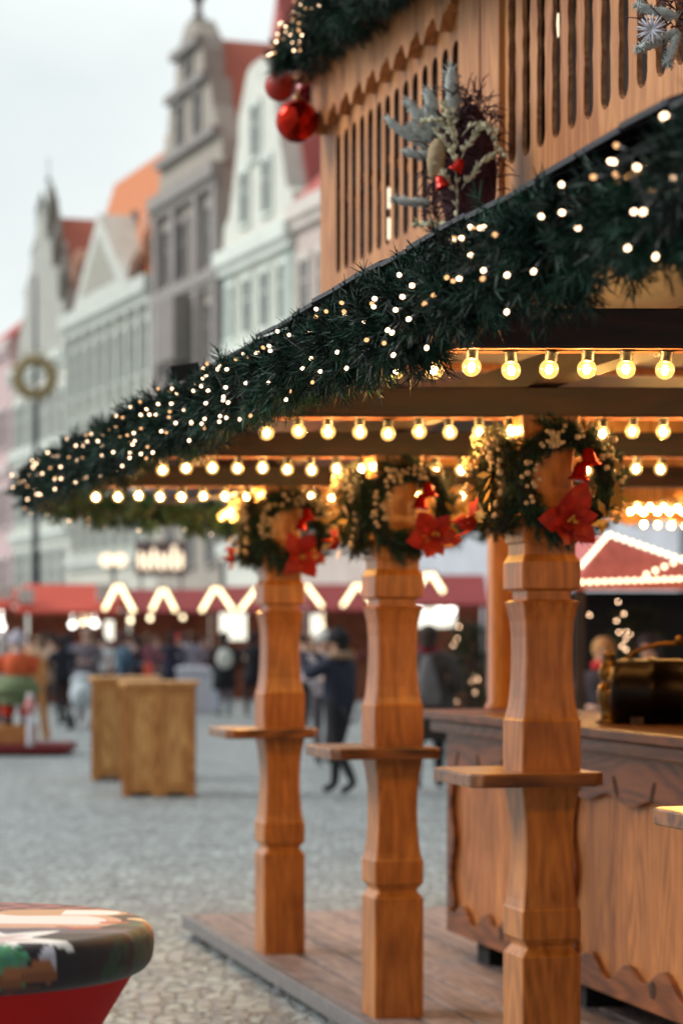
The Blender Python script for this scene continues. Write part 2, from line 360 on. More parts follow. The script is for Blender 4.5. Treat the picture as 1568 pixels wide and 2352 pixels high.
# ------------------------------------------------------------------ people (one skinned body each)
CLOTH = {}
def cloth(rgb):
    if rgb not in CLOTH: CLOTH[rgb] = plain('cloth_%d_%d_%d' % rgb, lin(*rgb), .85, 0, .3, 25, .2)
    return CLOTH[rgb]
SKIN = plain('skin', lin(206, 160, 136), .55, 0, .12, 20)
def body_mesh(h, pose, stride, mats, big=1.0):
    s = h/1.75; V = []; E = []; RAD = []; REG = []
    def v(p, r, par=None, reg='coat'):
        V.append(Vector(p)*s); RAD.append((r[0]*s, r[1]*s) if isinstance(r, tuple) else (r*s, r*s)); 
        if par is not None: E.append((par, len(V)-1)); REG.append(reg)
        return len(V)-1
    pel = v((0,0,.96), (.155*big,.125*big))
    sp = v((0,.0,1.12), (.15*big,.12*big), pel); ch = v((0,.0,1.32), (.175*big,.125*big), sp)
    nb = v((0,0,1.45), (.085,.08), ch); nk = v((0,.01,1.52), .06, nb, 'skin'); hd = v((0,.02,1.61), (.082,.098), nk, 'skin'); tp = v((0,.015,1.69), (.07,.085), hd, 'skin')
    v((0,.115,1.605), .016, hd, 'skin')                    # nose
    for sd in (-1, 1): v((sd*.085,.01,1.61), .016, hd, 'skin')  # ears
    for i, sd in enumerate((-1, 1)):
        st = stride*sd
        hp = v((sd*.095,0,.88), .1*big, pel, 'legs'); kn = v((sd*.1,st*.18+.02,.5), .068, hp, 'legs')
        an = v((sd*.1,st*.34-.03-(.08 if st < 0 else 0),.1+(.04 if st < 0 else 0)), .047, kn, 'legs'); v((sd*.105,st*.34+.13-(.08 if st < 0 else 0),.045), .04, an, 'shoe')
        sh = v((sd*.2,0,1.4), .075*big, ch)
        if pose == 'down': el = (sd*.27,-.03,1.13); wr = (sd*.27,.08,.9)
        elif pose == 'photo': el = (sd*.26,.22,1.25); wr = (sd*.1,.38,1.5)
        elif pose == 'hold': el = (sd*.28,.02,1.12); wr = (sd*.12,.28,1.12)
        elif pose == 'pocket': el = (sd*.33,-.05,1.13); wr = (sd*.2,.1,.97)
        else: el = (sd*.27,.0,1.13); wr = (sd*.17,.3,1.02)
        e_ = v(el, .055*big, sh); w_ = v(wr, .04, e_)
        d = (Vector(wr)-Vector(el)).normalized()
        pm = v(Vector(wr)+d*.07, (.034,.022), w_, 'skin')
        sidev = Vector((1,0,0)) if abs(d.x) < .7 else Vector((0,1,0))
        for q in range(4):
            a = v(Vector(wr)+d*.115+sidev*(q-1.5)*.02, .0095, pm, 'skin'); v(Vector(wr)+d*(.15+.012*(1.5-abs(q-1.5)))+sidev*(q-1.5)*.021+Vector((0,0,-.012)), .008, a, 'skin')
        v(Vector(wr)+d*.07-sidev*.05*sd, .01, w_, 'skin')
    me = bpy.data.meshes.new('skel'); bm = bmesh.new(); lay = bm.verts.layers.skin.verify()
    bv = [bm.verts.new(p) for p in V]
    for i, b_ in enumerate(bv): b_[lay].radius = RAD[i]; b_[lay].use_root = (i == 0)
    for a, b in E: bm.edges.new((bv[a], bv[b]))
    bm.to_mesh(me); bm.free()
    ob = bpy.data.objects.new('skel', me); COL.objects.link(ob)
    m1 = ob.modifiers.new('s', 'SKIN'); m1.branch_smoothing = .6; m2 = ob.modifiers.new('d', 'SUBSURF'); m2.levels = 1
    dg = bpy.context.evaluated_depsgraph_get(); out = bpy.data.meshes.new_from_object(ob.evaluated_get(dg))
    bpy.data.objects.remove(ob); bpy.data.meshes.remove(me)
    A = np.array([V[a] for a, b in E]); B = np.array([V[b] for a, b in E]); AB = B-A; L2 = (AB**2).sum(1)
    rr = np.array([max(RAD[b]) for a, b in E])
    idx = {'coat': 0, 'legs': 1, 'skin': 2, 'shoe': 3}
    reg = [idx[r] for r in REG]
    out.materials.clear()
    for m in mats: out.materials.append(m)
    mi = []
    for p in out.polygons:
        c = np.array(p.center); t = np.clip(((c-A)*AB).sum(1)/L2, 0, 1)
        dist = np.linalg.norm(c-(A+AB*t[:, None]), axis=1)-rr*.6
        mi.append(reg[int(dist.argmin())])
    out.polygons.foreach_set('material_index', mi); out.polygons.foreach_set('use_smooth', [True]*len(mi))
    return out, s
def person(px, Y, h, rz, coat, legs, label, hair=(40,30,26), hat=None, pose='down', stride=.3, skirt=None, hood=None, bag=None, bagcol=(220,220,220), big=1.0, scarf=None, group='people walking about the market', X=None, z=0):
    r = thing('person', label, 'person', (at(px, Y) if X is None else X, Y, z), R(rz), group)
    me, s = body_mesh(h, pose, stride, [cloth(coat), cloth(legs), SKIN, cloth((26,24,26))], big)
    link('body', me, r)
    hm = MB()
    if hat:
        hm.ball((0,.01,1.665), .112, 14, 9, 0, (1,1.08,.85)); hm.lathe([(.112,1.61),(.122,1.62),(.122,1.665),(.112,1.675)], 16)
        hm.ball((0,.0,1.775), .03, 8, 6)
        o = hm.build('hat', cloth(hat), r)
    else:
        hm.ball((0,-.012,1.645), .112, 14, 9, 0, (.95,1.05,1.0)); hm.ball((0,-.06,1.56), .085, 12, 8, 0, (1,.75,1.2))
        o = hm.build('hair', cloth(hair), r)
    o.scale = (s,)*3
    if hat:
        e = MB(); e.ball((0,-.05,1.57), .083, 12, 8, 0, (1.02,.75,1.0)); e.build('hair', cloth(hair), r).scale = (s,)*3
    ey = MB()
    for sd in (-1, 1): ey.ball((sd*.032,.108,1.625), .011, 8, 6)
    ey.build('eyes', cloth((30,24,22)), r).scale = (s,)*3
    if skirt:
        k = MB(); ln = skirt
        prof = [(.17*big,1.16),(.178*big,1.0),(.2*big,.88),(.215*big,.96-ln),(.205*big,.955-ln)]
        k.rings([[(q*math.cos(2*math.pi*j/20)*1.02, q*math.sin(2*math.pi*j/20)*.82, z_) for j in range(20)] for q, z_ in prof], 0, True, False)
        k.build('coat_skirt', cloth(coat), r).scale = (s,)*3
    if hood:
        k = MB(); k.rings([[(.12*math.cos(2*math.pi*j/16)+0, -.02+.105*math.sin(2*math.pi*j/16), 1.47+.03*math.sin(i*2*math.pi/8)) if False else ((.115+.035*math.cos(2*math.pi*i/8))*math.cos(2*math.pi*j/16), -.02+(.1+.035*math.cos(2*math.pi*i/8))*math.sin(2*math.pi*j/16), 1.475+.04*math.sin(2*math.pi*i/8)) for i in range(8)] for j in range(16)], 0, True, False, True)
        k.build('fur_collar', cloth(hood), r).scale = (s,)*3
    if scarf:
        k = MB(); k.rings([[((.085+.03*math.cos(2*math.pi*i/8))*math.cos(2*math.pi*j/16), (.08+.03*math.cos(2*math.pi*i/8))*math.sin(2*math.pi*j/16), 1.49+.045*math.sin(2*math.pi*i/8)) for i in range(8)] for j in range(16)], 0, True, False, True)
        k.build('scarf', cloth(scarf), r).scale = (s,)*3
    return r, s
def carried(name, label, cat, p, mb, col, sc=1):
    """something a person carries: stays a thing of its own, placed where it is worn"""
    ob = mb.build(name, cloth(col)); ob.matrix_world = Matrix.Translation(p.location) @ Matrix.Rotation(p.rotation_euler.z, 4, 'Z') @ Matrix.Scale(sc, 4)
    return tag(ob, label, cat)

# the two nearest: seen from behind between the posts
p, s = person(778, 25.2, 1.74, 55, (30,36,56), (24,26,32), 'person in a navy puffer jacket and black hat raising a phone, behind the middle post', hat=(14,14,22), pose='photo', stride=.45, hood=(150,122,98), big=1.38)
ch_ = MB(); ch_.tube([(-.16+.32*i/10, -.15-.03*math.sin(math.pi*i/10), .93-.16*math.sin(math.pi*i/10)) for i in range(11)], .012, 8)
ch_.build('belt_strap', cloth((70,72,86)), p).scale = (s,)*3
ph = MB(); ph.box(-.04,.04,.44,.45,1.53,1.68)
carried('phone', 'phone held up in both hands by the person in the navy puffer jacket', 'phone', p, ph, (28,28,32), s)
p, s = person(984, 26, 1.79, -8, (58,52,50), (40,44,52), 'person in a charcoal grey coat seen from behind carrying a drawstring bag', hair=(52,38,30), pose='pocket', stride=.35, skirt=.42, scarf=(128,20,40), big=1.32)
bg = MB()
bg.rings([[(w*math.cos(2*math.pi*j/18), -.2+d*math.sin(2*math.pi*j/18), z_) for j in range(18)] for w, d, z_ in ((.13,.04,.9),(.15,.07,.94),(.145,.08,1.02),(.105,.07,1.2),(.06,.045,1.36),(.025,.02,1.43))], 0, True)
for sd in (-1, 1): bg.tube([(sd*.02,-.2,1.42),(sd*.12,-.12,1.46),(sd*.17,.02,1.46)], .008, 6)
carried('drawstring_bag', 'light grey drawstring bag on the back of the person in the charcoal coat', 'bag', p, bg, (108,105,108), s)
p, s = person(515, 49, 1.76, 5, (20,20,26), (120,130,146), 'person in a long black coat with a white rucksack, walking away', hair=(26,20,22), pose='pocket', stride=.2, skirt=.38, big=1.1)
bg = MB(); bg.ball((0,-.22,1.2), .17, 16, 10, 0, (.95,.55,1.25)); bg.box(-.1,.1,-.34,-.29,1.04,1.16)
carried('rucksack', 'white rucksack on the back of the person in the long black coat', 'bag', p, bg, (206,208,202), s)
person(583, 49.5, 1.76, -12, (24,22,32), (20,20,26), 'person in dark clothes walking just left of the farthest post', hair=(34,24,26), pose='pocket', stride=.4, skirt=.3, big=1.05)
person(143, 44.5, 1.68, 20, (34,36,48), (14,14,18), 'person in a dark jacket and black leggings, left of the grey-coated one', hair=(30,20,24), stride=.5, pose='hold')
p, s = person(200, 46, 1.83, 175, (112,104,112), (96,84,96), 'person in a thick grey coat facing the camera with both hands in front', hair=(168,140,128), pose='hold', stride=.1, skirt=.42, big=1.2)
person(283, 45, 1.78, -60, (58,84,104), (50,60,80), 'person in a steel blue jacket behind the wooden standing tables', hair=(88,52,48), pose='hold', stride=.3, big=1.15)
person(316, 47, 1.66, 70, (60,34,44), (30,28,36), 'person in plum jacket hidden behind the blue-jacketed one', hair=(40,26,28), pose='hold', stride=.2)
person(8, 36, 1.74, 30, (196,200,196), (70,64,70), 'person in a white jacket at the left edge beside the carved gnome', hair=(206,196,196), pose='hold', stride=.2, big=1.1)
crowd = [  # px, Y, h, rz, coat, legs, hair/hat, text
 (118, 52, 1.72, 120, (120,96,80), (60,50,50), 'tan coat left of the crowd near the red stall'),
 (236, 55, 1.70, 200, (198,190,194), (80,80,92), 'pale pink coat between the grey coat and the blue jacket'),
 (338, 54, 1.72, 10, (112,62,74), (50,44,50), 'wine red coat right of the blue jacket'),
 (362, 57, 1.66, 190, (150,120,84), (70,56,46), 'camel coat facing the camera in the far crowd'),
 (392, 55, 1.76, 0, (28,28,46), (26,26,34), 'dark navy coat in the middle of the far crowd'),
 (412, 59, 1.70, 160, (142,118,104), (66,60,60), 'beige coat next to the navy coat in the crowd'),
 (440, 56, 1.78, 20, (124,120,132), (60,60,70), 'silver grey coat in the crowd by the white boxes'),
 (470, 60, 1.68, 180, (96,44,52), (40,36,44), 'dark red coat in front of the bright stall'),
 (100, 58, 1.75, 10, (60,50,54), (36,34,40), 'brown coat below the red stall roof'),
 (70, 60, 1.70, 170, (176,128,96), (80,70,66), 'orange-tan coat behind the carved gnome'),
 (300, 60, 1.74, 180, (170,160,166), (80,74,80), 'light grey coat deep in the crowd'),
 (265, 62, 1.72, 0, (84,60,52), (44,40,44), 'chestnut coat at the red stall counter'),
 (30, 57, 1.72, 20, (92,70,64), (44,40,44), 'chocolate brown jacket beside the small red stall at the left edge'),
 (88, 54, 1.66, 200, (186,150,120), (70,64,62), 'sand coloured coat between the gnome and the tan coat'),
 (162, 58, 1.76, 0, (66,70,92), (36,36,44), 'slate blue jacket under the bright red awning'),
 (218, 60, 1.70, 180, (170,96,84), (60,50,52), 'salmon pink jacket under the white stall lamps'),
 (352, 61, 1.74, 180, (128,110,128), (50,46,54), 'mauve coat deep in the crowd behind the camel coat'),
 (425, 58, 1.72, 30, (76,58,58), (38,34,38), 'dark taupe coat behind the navy coat'),
 (640, 52, 1.72, 0, (56,52,66), (34,32,40), 'dark grey coat hidden behind the farthest post'),
 (722, 47, 1.70, 190, (190,176,160), (90,80,74), 'cream coat in front of the glowing stall panel'),
 (905, 44, 1.72, 10, (120,66,60), (50,44,48), 'rust red coat behind the middle post'),
 (690, 40, 1.72, 15, (70,24,40), (30,24,30), 'burgundy coat between the farthest and middle posts'),
 (742, 31, 1.74, 200, (150,140,146), (60,56,62), 'grey jacket with pale hat facing the one who takes a picture'),
]
for i, (px, Y, h, rz, c, l, t) in enumerate(crowd):
    c = tuple(min(235, int(v_*1.18+10)) for v_ in c); l = tuple(min(235, int(v_*1.15+8)) for v_ in l)
    person(px, Y, h, rz, c, l, 'person in '+t, hair=random.choice([(40,28,24),(96,64,44),(150,120,96),(30,26,30)]), hat=(214,212,206) if 'pale hat' in t else ((176,60,60) if i == 5 else None), pose=random.choice(['down','hold','pocket']), stride=random.uniform(-.4,.4), skirt=random.choice([None,.3,.4]), big=1.1)
for px, Y, h, rz, c, sc_, t in [(1385, 20.7, 1.66, 170, (60,52,58), (190,30,34), 'with blond hair and red scarf behind the bar counter'), (1490, 20.6, 1.70, 150, (34,30,52), None, 'in dark blue with dark hair behind the copper kettle')]:
    person(px, Y, h, rz, c, (30,28,32), 'person '+t, hair=(196,140,84) if sc_ else (60,48,48), pose='hold', stride=.05, scarf=sc_)

# ------------------------------------------------------------------ the carved gnome, stand, pram, tables
gx, gY = at(48, 34), 34.0
st = MB(); st.box(-1.7,.72,-.55,.6,.05,.16,0); st.box(-1.66,.66,-.5,.55,0,.05,1)
o = st.build('display_platform', [cloth((128,44,48)), 'black'], None, (gx,gY,0)); tag(o, 'low red platform with a black base under the carved gnome', 'platform')
bx_ = MB(); bx_.box(-.6,.2,-.32,.3,0,.26); o = bx_.build('wooden_crate', 'tableframe', None, (gx,gY,.162), bevel=.01); tag(o, 'brown wooden block standing on the low red platform', 'block')
gn = thing('carved_gnome', 'painted carved gnome in orange jacket, green skirt and red trousers on the wooden block', 'statue', (gx-.05,gY,.424))
b = MB(); b.lathe([(.08,1.02),(.17,.98),(.2,.86),(.19,.72),(.16,.66)], 20); b.ball((-.24,0,.84), .1, 10, 8, 0, (.8,.8,1.5)); b.ball((.24,0,.84), .1, 10, 8, 0, (.8,.8,1.5)); b.build('jacket', cloth((216,96,52)), gn)
b = MB(); b.lathe([(.16,.7),(.26,.62),(.33,.5),(.30,.42),(.22,.40),(.27,.34),(.25,.28),(.12,.27)], 20); b.build('skirt', cloth((112,128,92)), gn)
for sd in (-1, 1):
    b = MB(); b.ball((sd*.13,0,.2), .12, 12, 8, 0, (.9,.9,1)); b.build('trouser_leg', cloth((196,62,40)), gn)
    b = MB(); b.lathe([(.07,.12),(.075,.03),(.09,0)], 12, T=Matrix.Translation((sd*.13,0,0))); b.ball((sd*.13,-.09,.035), .06, 10, 6, 0, (1,1.3,.6)); b.build('boot', cloth((70,40,34)), gn)
b = MB(); b.ball((0,0,1.1), .105, 14, 9); b.ball((0,-.11,1.09), .02, 8, 6); b.build('head', SKIN, gn)
b = MB(); b.lathe([(.115,1.13),(.12,1.16),(.08,1.27),(.02,1.34)], 16); b.build('hat', cloth((190,186,202)), gn)
b = MB(); b.ball((0,-.07,1.0), .07, 10, 8, 0, (1,.7,1.3)); b.build('beard', cloth((226,214,206)), gn)
cn = MB(); cn.lathe([(.05,0),(.045,.05),(.045,.42),(.03,.43)], 14); cn.ball((0,0,.55), .075, 12, 8, 1, (1,1,1.4)); cn.ball((0,0,.68), .05, 10, 8, 2)
o = cn.build('candle_ornament', [cloth((206,204,214)), cloth((222,150,150)), cloth((226,214,220))], None, (at(74,33.2),33.2-.2,.162)); tag(o, 'white candle-shaped ornament with pink tip on the low red platform', 'ornament')
pr = thing('wooden_signboard', 'leaning orange-brown wooden board behind the carved gnome', 'board', (at(108,39),39,0))
b = MB(); b.box(-.06,.06,-.03,.03,0,1.35,0,Matrix.Rotation(R(-7),4,'Y')); b.box(-.42,-.3,-.03,.03,0,1.35,0,Matrix.Rotation(R(5),4,'Y')); b.build('leg', 'tableframe', pr)
b = MB(); b.box(-.45,.0,-.05,-.02,.85,1.3); b.build('panel', 'tableframe', pr)
sx, sY = at(190, 43), 43.0
pm = thing('pushchair', 'pale grey pushchair with dark wheels beside the wooden tables', 'pushchair', (sx,sY,0))
b = MB(); b.ball((0,.0,.62), .27, 16, 10, 0, (.85,1,.9)); b.build('seat', cloth((196,206,212)), pm)
b = MB(); b.ball((0,.12,.84), .25, 16, 10, 0, (.9,.8,.7)); b.build('hood', cloth((170,178,186)), pm)
b = MB(); b.tube([(-.2,.0,.4),(-.2,.4,.95),(.2,.4,.95),(.2,0,.4)], .015, 8); b.tube([(-.2,-.3,.12),(-.2,.1,.45)], .015); b.tube([(.2,-.3,.12),(.2,.1,.45)], .015); b.tube([(-.2,.3,.12),(-.2,-.05,.45)], .015); b.tube([(.2,.3,.12),(.2,-.05,.45)], .015); b.build('frame', cloth((30,30,36)), pm)
for a_, b_ in ((-.2,-.3),(.2,-.3),(-.2,.3),(.2,.3)):
    w_ = MB(); w_.lathe([(.05,-.02),(.12,-.025),(.12,.025),(.05,.02)], 18, T=Matrix.Translation((a_,b_,.12)) @ Matrix.Rotation(R(90),4,'Y')); w_.build('wheel', 'black', pm)

def standing_table(px, Y, rz, label):
    r = thing('standing_table', label, 'standing table', (at(px, Y), Y, 0), R(rz), 'pine standing tables on the square')
    w = .37
    for k, (dx, dy, ang) in enumerate(((0,-w,0),(w,0,90),(0,w,180),(-w,0,270))):
        T = Matrix.Rotation(R(ang), 4, 'Z')
        b = MB()
        b.box(-w,-w+.085,-w-.012,-w+.02,.0,1.14,0,T); b.box(w-.085,w,-w-.0125,-w+.02,.0,1.14,0,T); b.box(-.05,.05,-w-.011,-w+.02,.13,1.06,0,T)
        b.box(-w+.085,w-.085,-w-.01,-w+.02,1.06,1.14,0,T); b.box(-w+.085,w-.085,-w-.01,-w+.02,.045,.13,0,T); b.box(-.08,.08,-w-.008,-w+.02,.005,.045,0,T)
        b.build('frame', 'tableframe', r, bevel=.004)
        b = MB(); b.box(-w+.08,-.045,-w+.004,-w+.016,.12,1.07,0,T); b.box(.045,w-.08,-w+.004,-w+.016,.12,1.07,0,T); b.build('panel', 'tableboard', r)
    b = MB(); c = .08; q = .42
    b.prism([(-q,-q+c),(-q+c,-q),(q-c,-q),(q,-q+c),(q,q-c),(q-c,q),(-q+c,q),(-q,q-c)], 1.15, 1.195, 'xy'); b.box(-.39,.39,-.39,.39,1.135,1.15)
    b.build('tabletop', 'tableboard', r, bevel=.006)
standing_table(366, 25.4, 4, 'nearer pine standing table, overlapping the other one')
standing_table(288, 28.2, 4, 'farther pine standing table, half hidden behind the other one')

# ------------------------------------------------------------------ covered bistro table, bottom left
tx, tY = -.775, 4.8
bt = thing('bistro_table', 'round bistro table under a printed stretch cover with red skirt, front left', 'table', (tx,tY,0))
def seg_d(p, a, b):
    ax, ay = a; bx, by = b; dx, dy = bx-ax, by-ay; t = max(0, min(1, ((p[0]-ax)*dx+(p[1]-ay)*dy)/(dx*dx+dy*dy)))
    return math.hypot(p[0]-ax-t*dx, p[1]-ay-t*dy), t
strokes = []
rs_ = random.Random(3)
def fan(cx, cy, a0, a1, n, l, col, w=.004):
    for i in range(n):
        a = a0+(a1-a0)*i/(n-1)+rs_.uniform(-.06,.06); ll = l*rs_.uniform(.7,1.1)
        strokes.append(((cx,cy),(cx+ll*math.cos(a),cy+ll*math.sin(a)),w,lin(*[c+rs_.randint(-14,14) for c in col])))
fan(.09,-.42,-.1,2.2,46,.13,(64,130,92)); fan(.14,-.40,.2,1.6,30,.08,(84,150,108)); fan(.0,-.5,.3,1.4,18,.12,(46,100,76)); fan(.42,-.16,.2,2.6,60,.10,(44,82,58)); fan(.40,-.05,.4,3.0,50,.09,(56,96,70)); fan(.36,-.26,-.2,1.8,44,.10,(34,66,48))
strokes += [((.165,-.415),(.262,-.355),.016,lin(150,86,46)),((.175,-.395),(.25,-.345),.010,lin(184,108,60)),((.19,-.43),(.27,-.375),.008,lin(104,54,28)),((.30,.0),(.335,.005),.012,lin(196,70,26)),((.25,-.1),(.29,-.085),.012,lin(190,84,40)),((.22,-.08),(.25,-.095),.008,lin(150,30,30)),((.355,.07),(.40,.03),.018,lin(232,190,140)),((.385,.0),(.40,-.02),.014,lin(170,70,30))]
def star(p, c, ro, ri, n, rot):
    dx, dy = p[0]-c[0], p[1]-c[1]; r = math.hypot(dx, dy); a = (math.atan2(dy, dx)+rot) % (2*math.pi/n)
    k = abs(a/(2*math.pi/n)-.5)*2
    return r < ri+(ro-ri)*k**1.6
def cover_col(x, y):
    col = np.array(lin(36, 25, 31)); u = .5+.5*math.sin(x*31+3*math.sin(y*23))*math.sin(y*47+2*math.sin(x*17))
    col = col*(.55+.9*u); p = (x, y)
    if .0 < x and y > .14 and y-.26 < .12: col = np.array(lin(150,84,84))*(.45+.7*(math.sin(x*95+2*math.sin(y*60)) > .1))
    d, t = seg_d(p, (.1,.02), (.20,.02))
    if d < .13: col = np.array(lin(214,160,130)) if d > .10 or abs(y+.06) < .02 else np.array(lin(244,228,220))
    if seg_d(p, (.0,.145), (.2,.15))[0] < .012: col = np.array(lin(120,70,60))
    d, t = seg_d(p, (.13,.15), (.27,.17))
    if d < .06: col = np.array(lin(206,156,112)) if d > .045 or x < .2 else np.array(lin(246,236,228))
    if y < -.10 and x > .1 and abs(y+.14-.25*(x-.2)) < .045: col = np.array(lin(96,84,96))*(.8+.4*u)
    if star(p, (.12,-.26), .165, .07, 6, .2): col = np.array(lin(240,234,228))
    if star(p, (.12,-.26), .085, .035, 6, .2): col = np.array(lin(214,186,180))
    d, t = seg_d(p, (.232,-.318), (.243,-.35))
    if d < .012+.012*t: col = np.array(lin(222,214,226))
    for a, b, w, c in strokes:
        if abs(p[0]-a[0]) < .25 and abs(p[1]-a[1]) < .25:
            d, t = seg_d(p, a, b)
            if d < w*(1-.6*t if w < .01 else 1): col = np.array(c)
    return col
prof = [(.003+.377*i/110, 1.104-.005*(i/110)**2) for i in range(111)]+[(.387,1.0965),(.393,1.092),(.398,1.085),(.4015,1.077),(.403,1.066),(.403,1.055),(.402,1.044),(.40,1.034),(.397,1.026),(.392,1.018),(.386,1.012),(.378,1.007),(.37,1.005)]
NS = 720
tb = MB(); tb.lathe(prof, NS)
me = tb.mesh('printed_cover'); ca = me.color_attributes.new('Col', 'FLOAT_COLOR', 'POINT')
cols = np.zeros((len(me.vertices), 4), np.float32)
arc = 0; arcs = [0]
for i in range(1, len(prof)): arc += math.hypot(prof[i][0]-prof[i-1][0], prof[i][1]-prof[i-1][1]); arcs.append(arc)
for i in range(len(prof)):
    for j in range(NS):
        an = 2*math.pi*j/NS; r_ = arcs[i]*.99
        x, y = r_*math.cos(an), r_*math.sin(an)
        cols[i*NS+j] = cover_col(x, y)
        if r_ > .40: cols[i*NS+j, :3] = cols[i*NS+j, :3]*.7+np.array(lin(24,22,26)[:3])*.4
ca.data.foreach_set('color', cols.ravel())
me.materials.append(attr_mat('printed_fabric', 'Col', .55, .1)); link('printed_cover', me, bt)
M['red_skirt'] = plain('red_stretch_fabric', lin(192, 5, 4), .85, 0, .08, 4)
b = MB(); b.lathe([(.372,1.012),(.362,1.0),(.302,.9),(.215,.72),(.14,.5),(.125,.35),(.19,.12),(.27,.01)], 48, cap=False); b.build('skirt', 'red_skirt', bt)
b = MB(); b.lathe([(.28,.0),(.28,.008),(.03,.02),(.03,.99)], 24); b.build('pedestal', 'black', bt)

# ------------------------------------------------------------------ the hut: frame along the row of posts
OX, OY, TH = .671, 8.12, math.atan(.26)
cT, sT = math.cos(TH), math.sin(TH)
def hw(a, b, z=0): return Vector((OX+a*cT-b*sT, OY+a*sT+b*cT, z))
deck = thing('wooden_deck', 'low wooden deck the carved posts and bar counter stand on', 'deck', (OX,OY,0), TH)
b = MB()
nb = 19
for i in range(nb): b.box(-.12+.2*i, -.12+.2*i+.182, -5, 5.53, .09, .12)
b.build('deck_boards', 'deck', deck, bevel=.003)
b = MB(); b.box(-.165,-.124,-5,5.56,.045,.117); b.box(-.12,3.6,5.534,5.56,.045,.117); b.build('edge_rail', 'deck_edge', deck, bevel=.004)
for y in [-4+1.05*i for i in range(9)]+[5.4]:
    b = MB(); b.box(-.12,.0,y,y+.12,0,.088); b.build('support_block', 'deck_edge', deck)
b = MB(); b.box(.05,3.6,-5,5.4,.004,.082); b.build('underframe', 'black', deck)

hut = thing('market_hut', 'big wooden drinks hut with carved posts, shelves, canopy roof and slatted upper storey', 'hut', (OX,OY,0), TH)
POST_B = [-2.0, 0, 1.84, 3.87]
HALF = .103
def post_mesh():
    prof = [(.12,1.0),(.602,1.0),(.630,.80),(.638,.80),(.664,1.0),(.755,1.0),(.764,.955),(.79,.905),(.83,.86),(.90,.815),(.98,.80),(1.05,.825),(1.11,.89),(1.15,.965),(1.172,.985),
            (1.22,1.0),(1.385,1.0),(1.394,.955),(1.42,.905),(1.46,.855),(1.52,.815),(1.60,.795),(1.667,.80),(1.72,.835),(1.765,.915),(1.783,.97),(1.79,.76),(1.818,.76),(1.828,1.0),(1.915,1.0),(1.94,.87),(1.975,.87),(1.985,.95),(2.03,.95),
            (2.08,.86),(2.16,.8),(2.24,.8),(2.32,.87),(2.37,.95),(2.40,.98)]
    b = MB(); rs = []
    for z, k in prof:
        h = HALF*k; c = .005
        rs.append([(-h+c,-h,z),(h-c,-h,z),(h,-h+c,z),(h,h-c,z),(h-c,h,z),(-h+c,h,z),(-h,h-c,z),(-h,-h+c,z)])
    b.rings(rs, 0, False, True)
    return b.mesh('post')
pmesh = post_mesh(); pmesh.materials.append(M['post'])
sb = MB(); c = .035
outline = [(-.31,-.22+c),(-.31+c,-.22),(.15-c,-.22),(.15,-.22+c),(.15,.27-c),(.15-c,.27),(-.31+c,.27),(-.31,.27-c)]
sb.prism(outline, 1.174, 1.22, 'xy'); smesh = sb.mesh('shelf'); smesh.materials.append(M['shelf'])
for i, bb in enumerate(POST_B):
    p = link('post', pmesh, hut, (0,bb,0)); link('shelf', smesh, p, bevel=.007)
# cross beams, one per post, running out to the eave
ROWY = [6.18, 8.12, 9.9, 11.87]; XOUT = [.02, -.40, -.93, -1.34]
for Y, xo, bb in zip(ROWY, XOUT, POST_B):
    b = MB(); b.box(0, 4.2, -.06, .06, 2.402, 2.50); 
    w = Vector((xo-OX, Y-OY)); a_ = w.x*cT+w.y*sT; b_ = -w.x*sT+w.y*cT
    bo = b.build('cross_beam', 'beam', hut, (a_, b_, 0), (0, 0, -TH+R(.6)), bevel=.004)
    b = MB(); b.box(.01, 4.19, -.058, .058, 2.3985, 2.4015); b.build('lit_underside_strip', 'lit_underside', bo)  # added strip under the beam; bulb light is put into its lighter colour
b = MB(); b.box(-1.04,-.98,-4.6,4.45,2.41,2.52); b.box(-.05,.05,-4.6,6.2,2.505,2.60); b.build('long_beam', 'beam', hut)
b = MB(); b.box(0,.1,0,3.6,2.405,2.50)
b.build('long_beam', 'beam', hut, (-.02,3.95,0), (0,0,R(9)))
# canopy roof: slab, shingles on the eave edge, ceiling boards below
b = MB()
ev = [(-1.10,-4.6),(-1.10,4.5),(1.15,7.2),(4.4,7.3),(4.4,-4.6)]
def roofz(a): return 2.545+max(0, a+1.10)*.36
inner = [(.06,-4.6),(.06,3.2),(1.2,4.6),(4.4,4.6),(4.4,-4.6)]
vs = [(x,y,2.545) for x,y in ev[:4]]+[(x,y,3.0) for x,y in inner[:4]]+[(x,y,2.525) for x,y in ev[:4]]+[(x,y,2.98) for x,y in inner[:4]]
b.add(vs, [(0,1,5,4),(1,2,6,5),(2,3,7,6),(8,12,13,9),(9,13,14,10),(10,14,15,11),(0,8,9,1),(1,9,10,2),(2,10,11,3)], 0)
b.build('canopy_roof', 'shingle_black', hut)
b = MB(); rr = random.Random(4)
y = -4.6
while y < 4.4:
    w = .225; t = rr.uniform(0,.014); 
    T = Matrix.Translation((-1.15, y, 2.545+t-max(0, min(.03, (y+1.6)*.03)))) @ Matrix.Rotation(R(-19.8), 4, 'Y') @ Matrix.Rotation(rr.uniform(-.015,.015), 4, 'X')
    b.box(0,.34,.003,w-.003,0,.010,0,T); T2 = Matrix.Translation((-.93, y+.1, 2.615+t)) @ Matrix.Rotation(R(-19.8), 4, 'Y'); b.box(0,.34,.003,w-.003,0,.014,0,T2)
    y += w
b.build('shingle_edge', 'shingle', hut)
b = MB(); b.box(0,.1,0,.11,0,.05); b.build('ridge_cap', 'shingle_black', hut, (-1.14,.62,2.56), (0,R(-10),0))
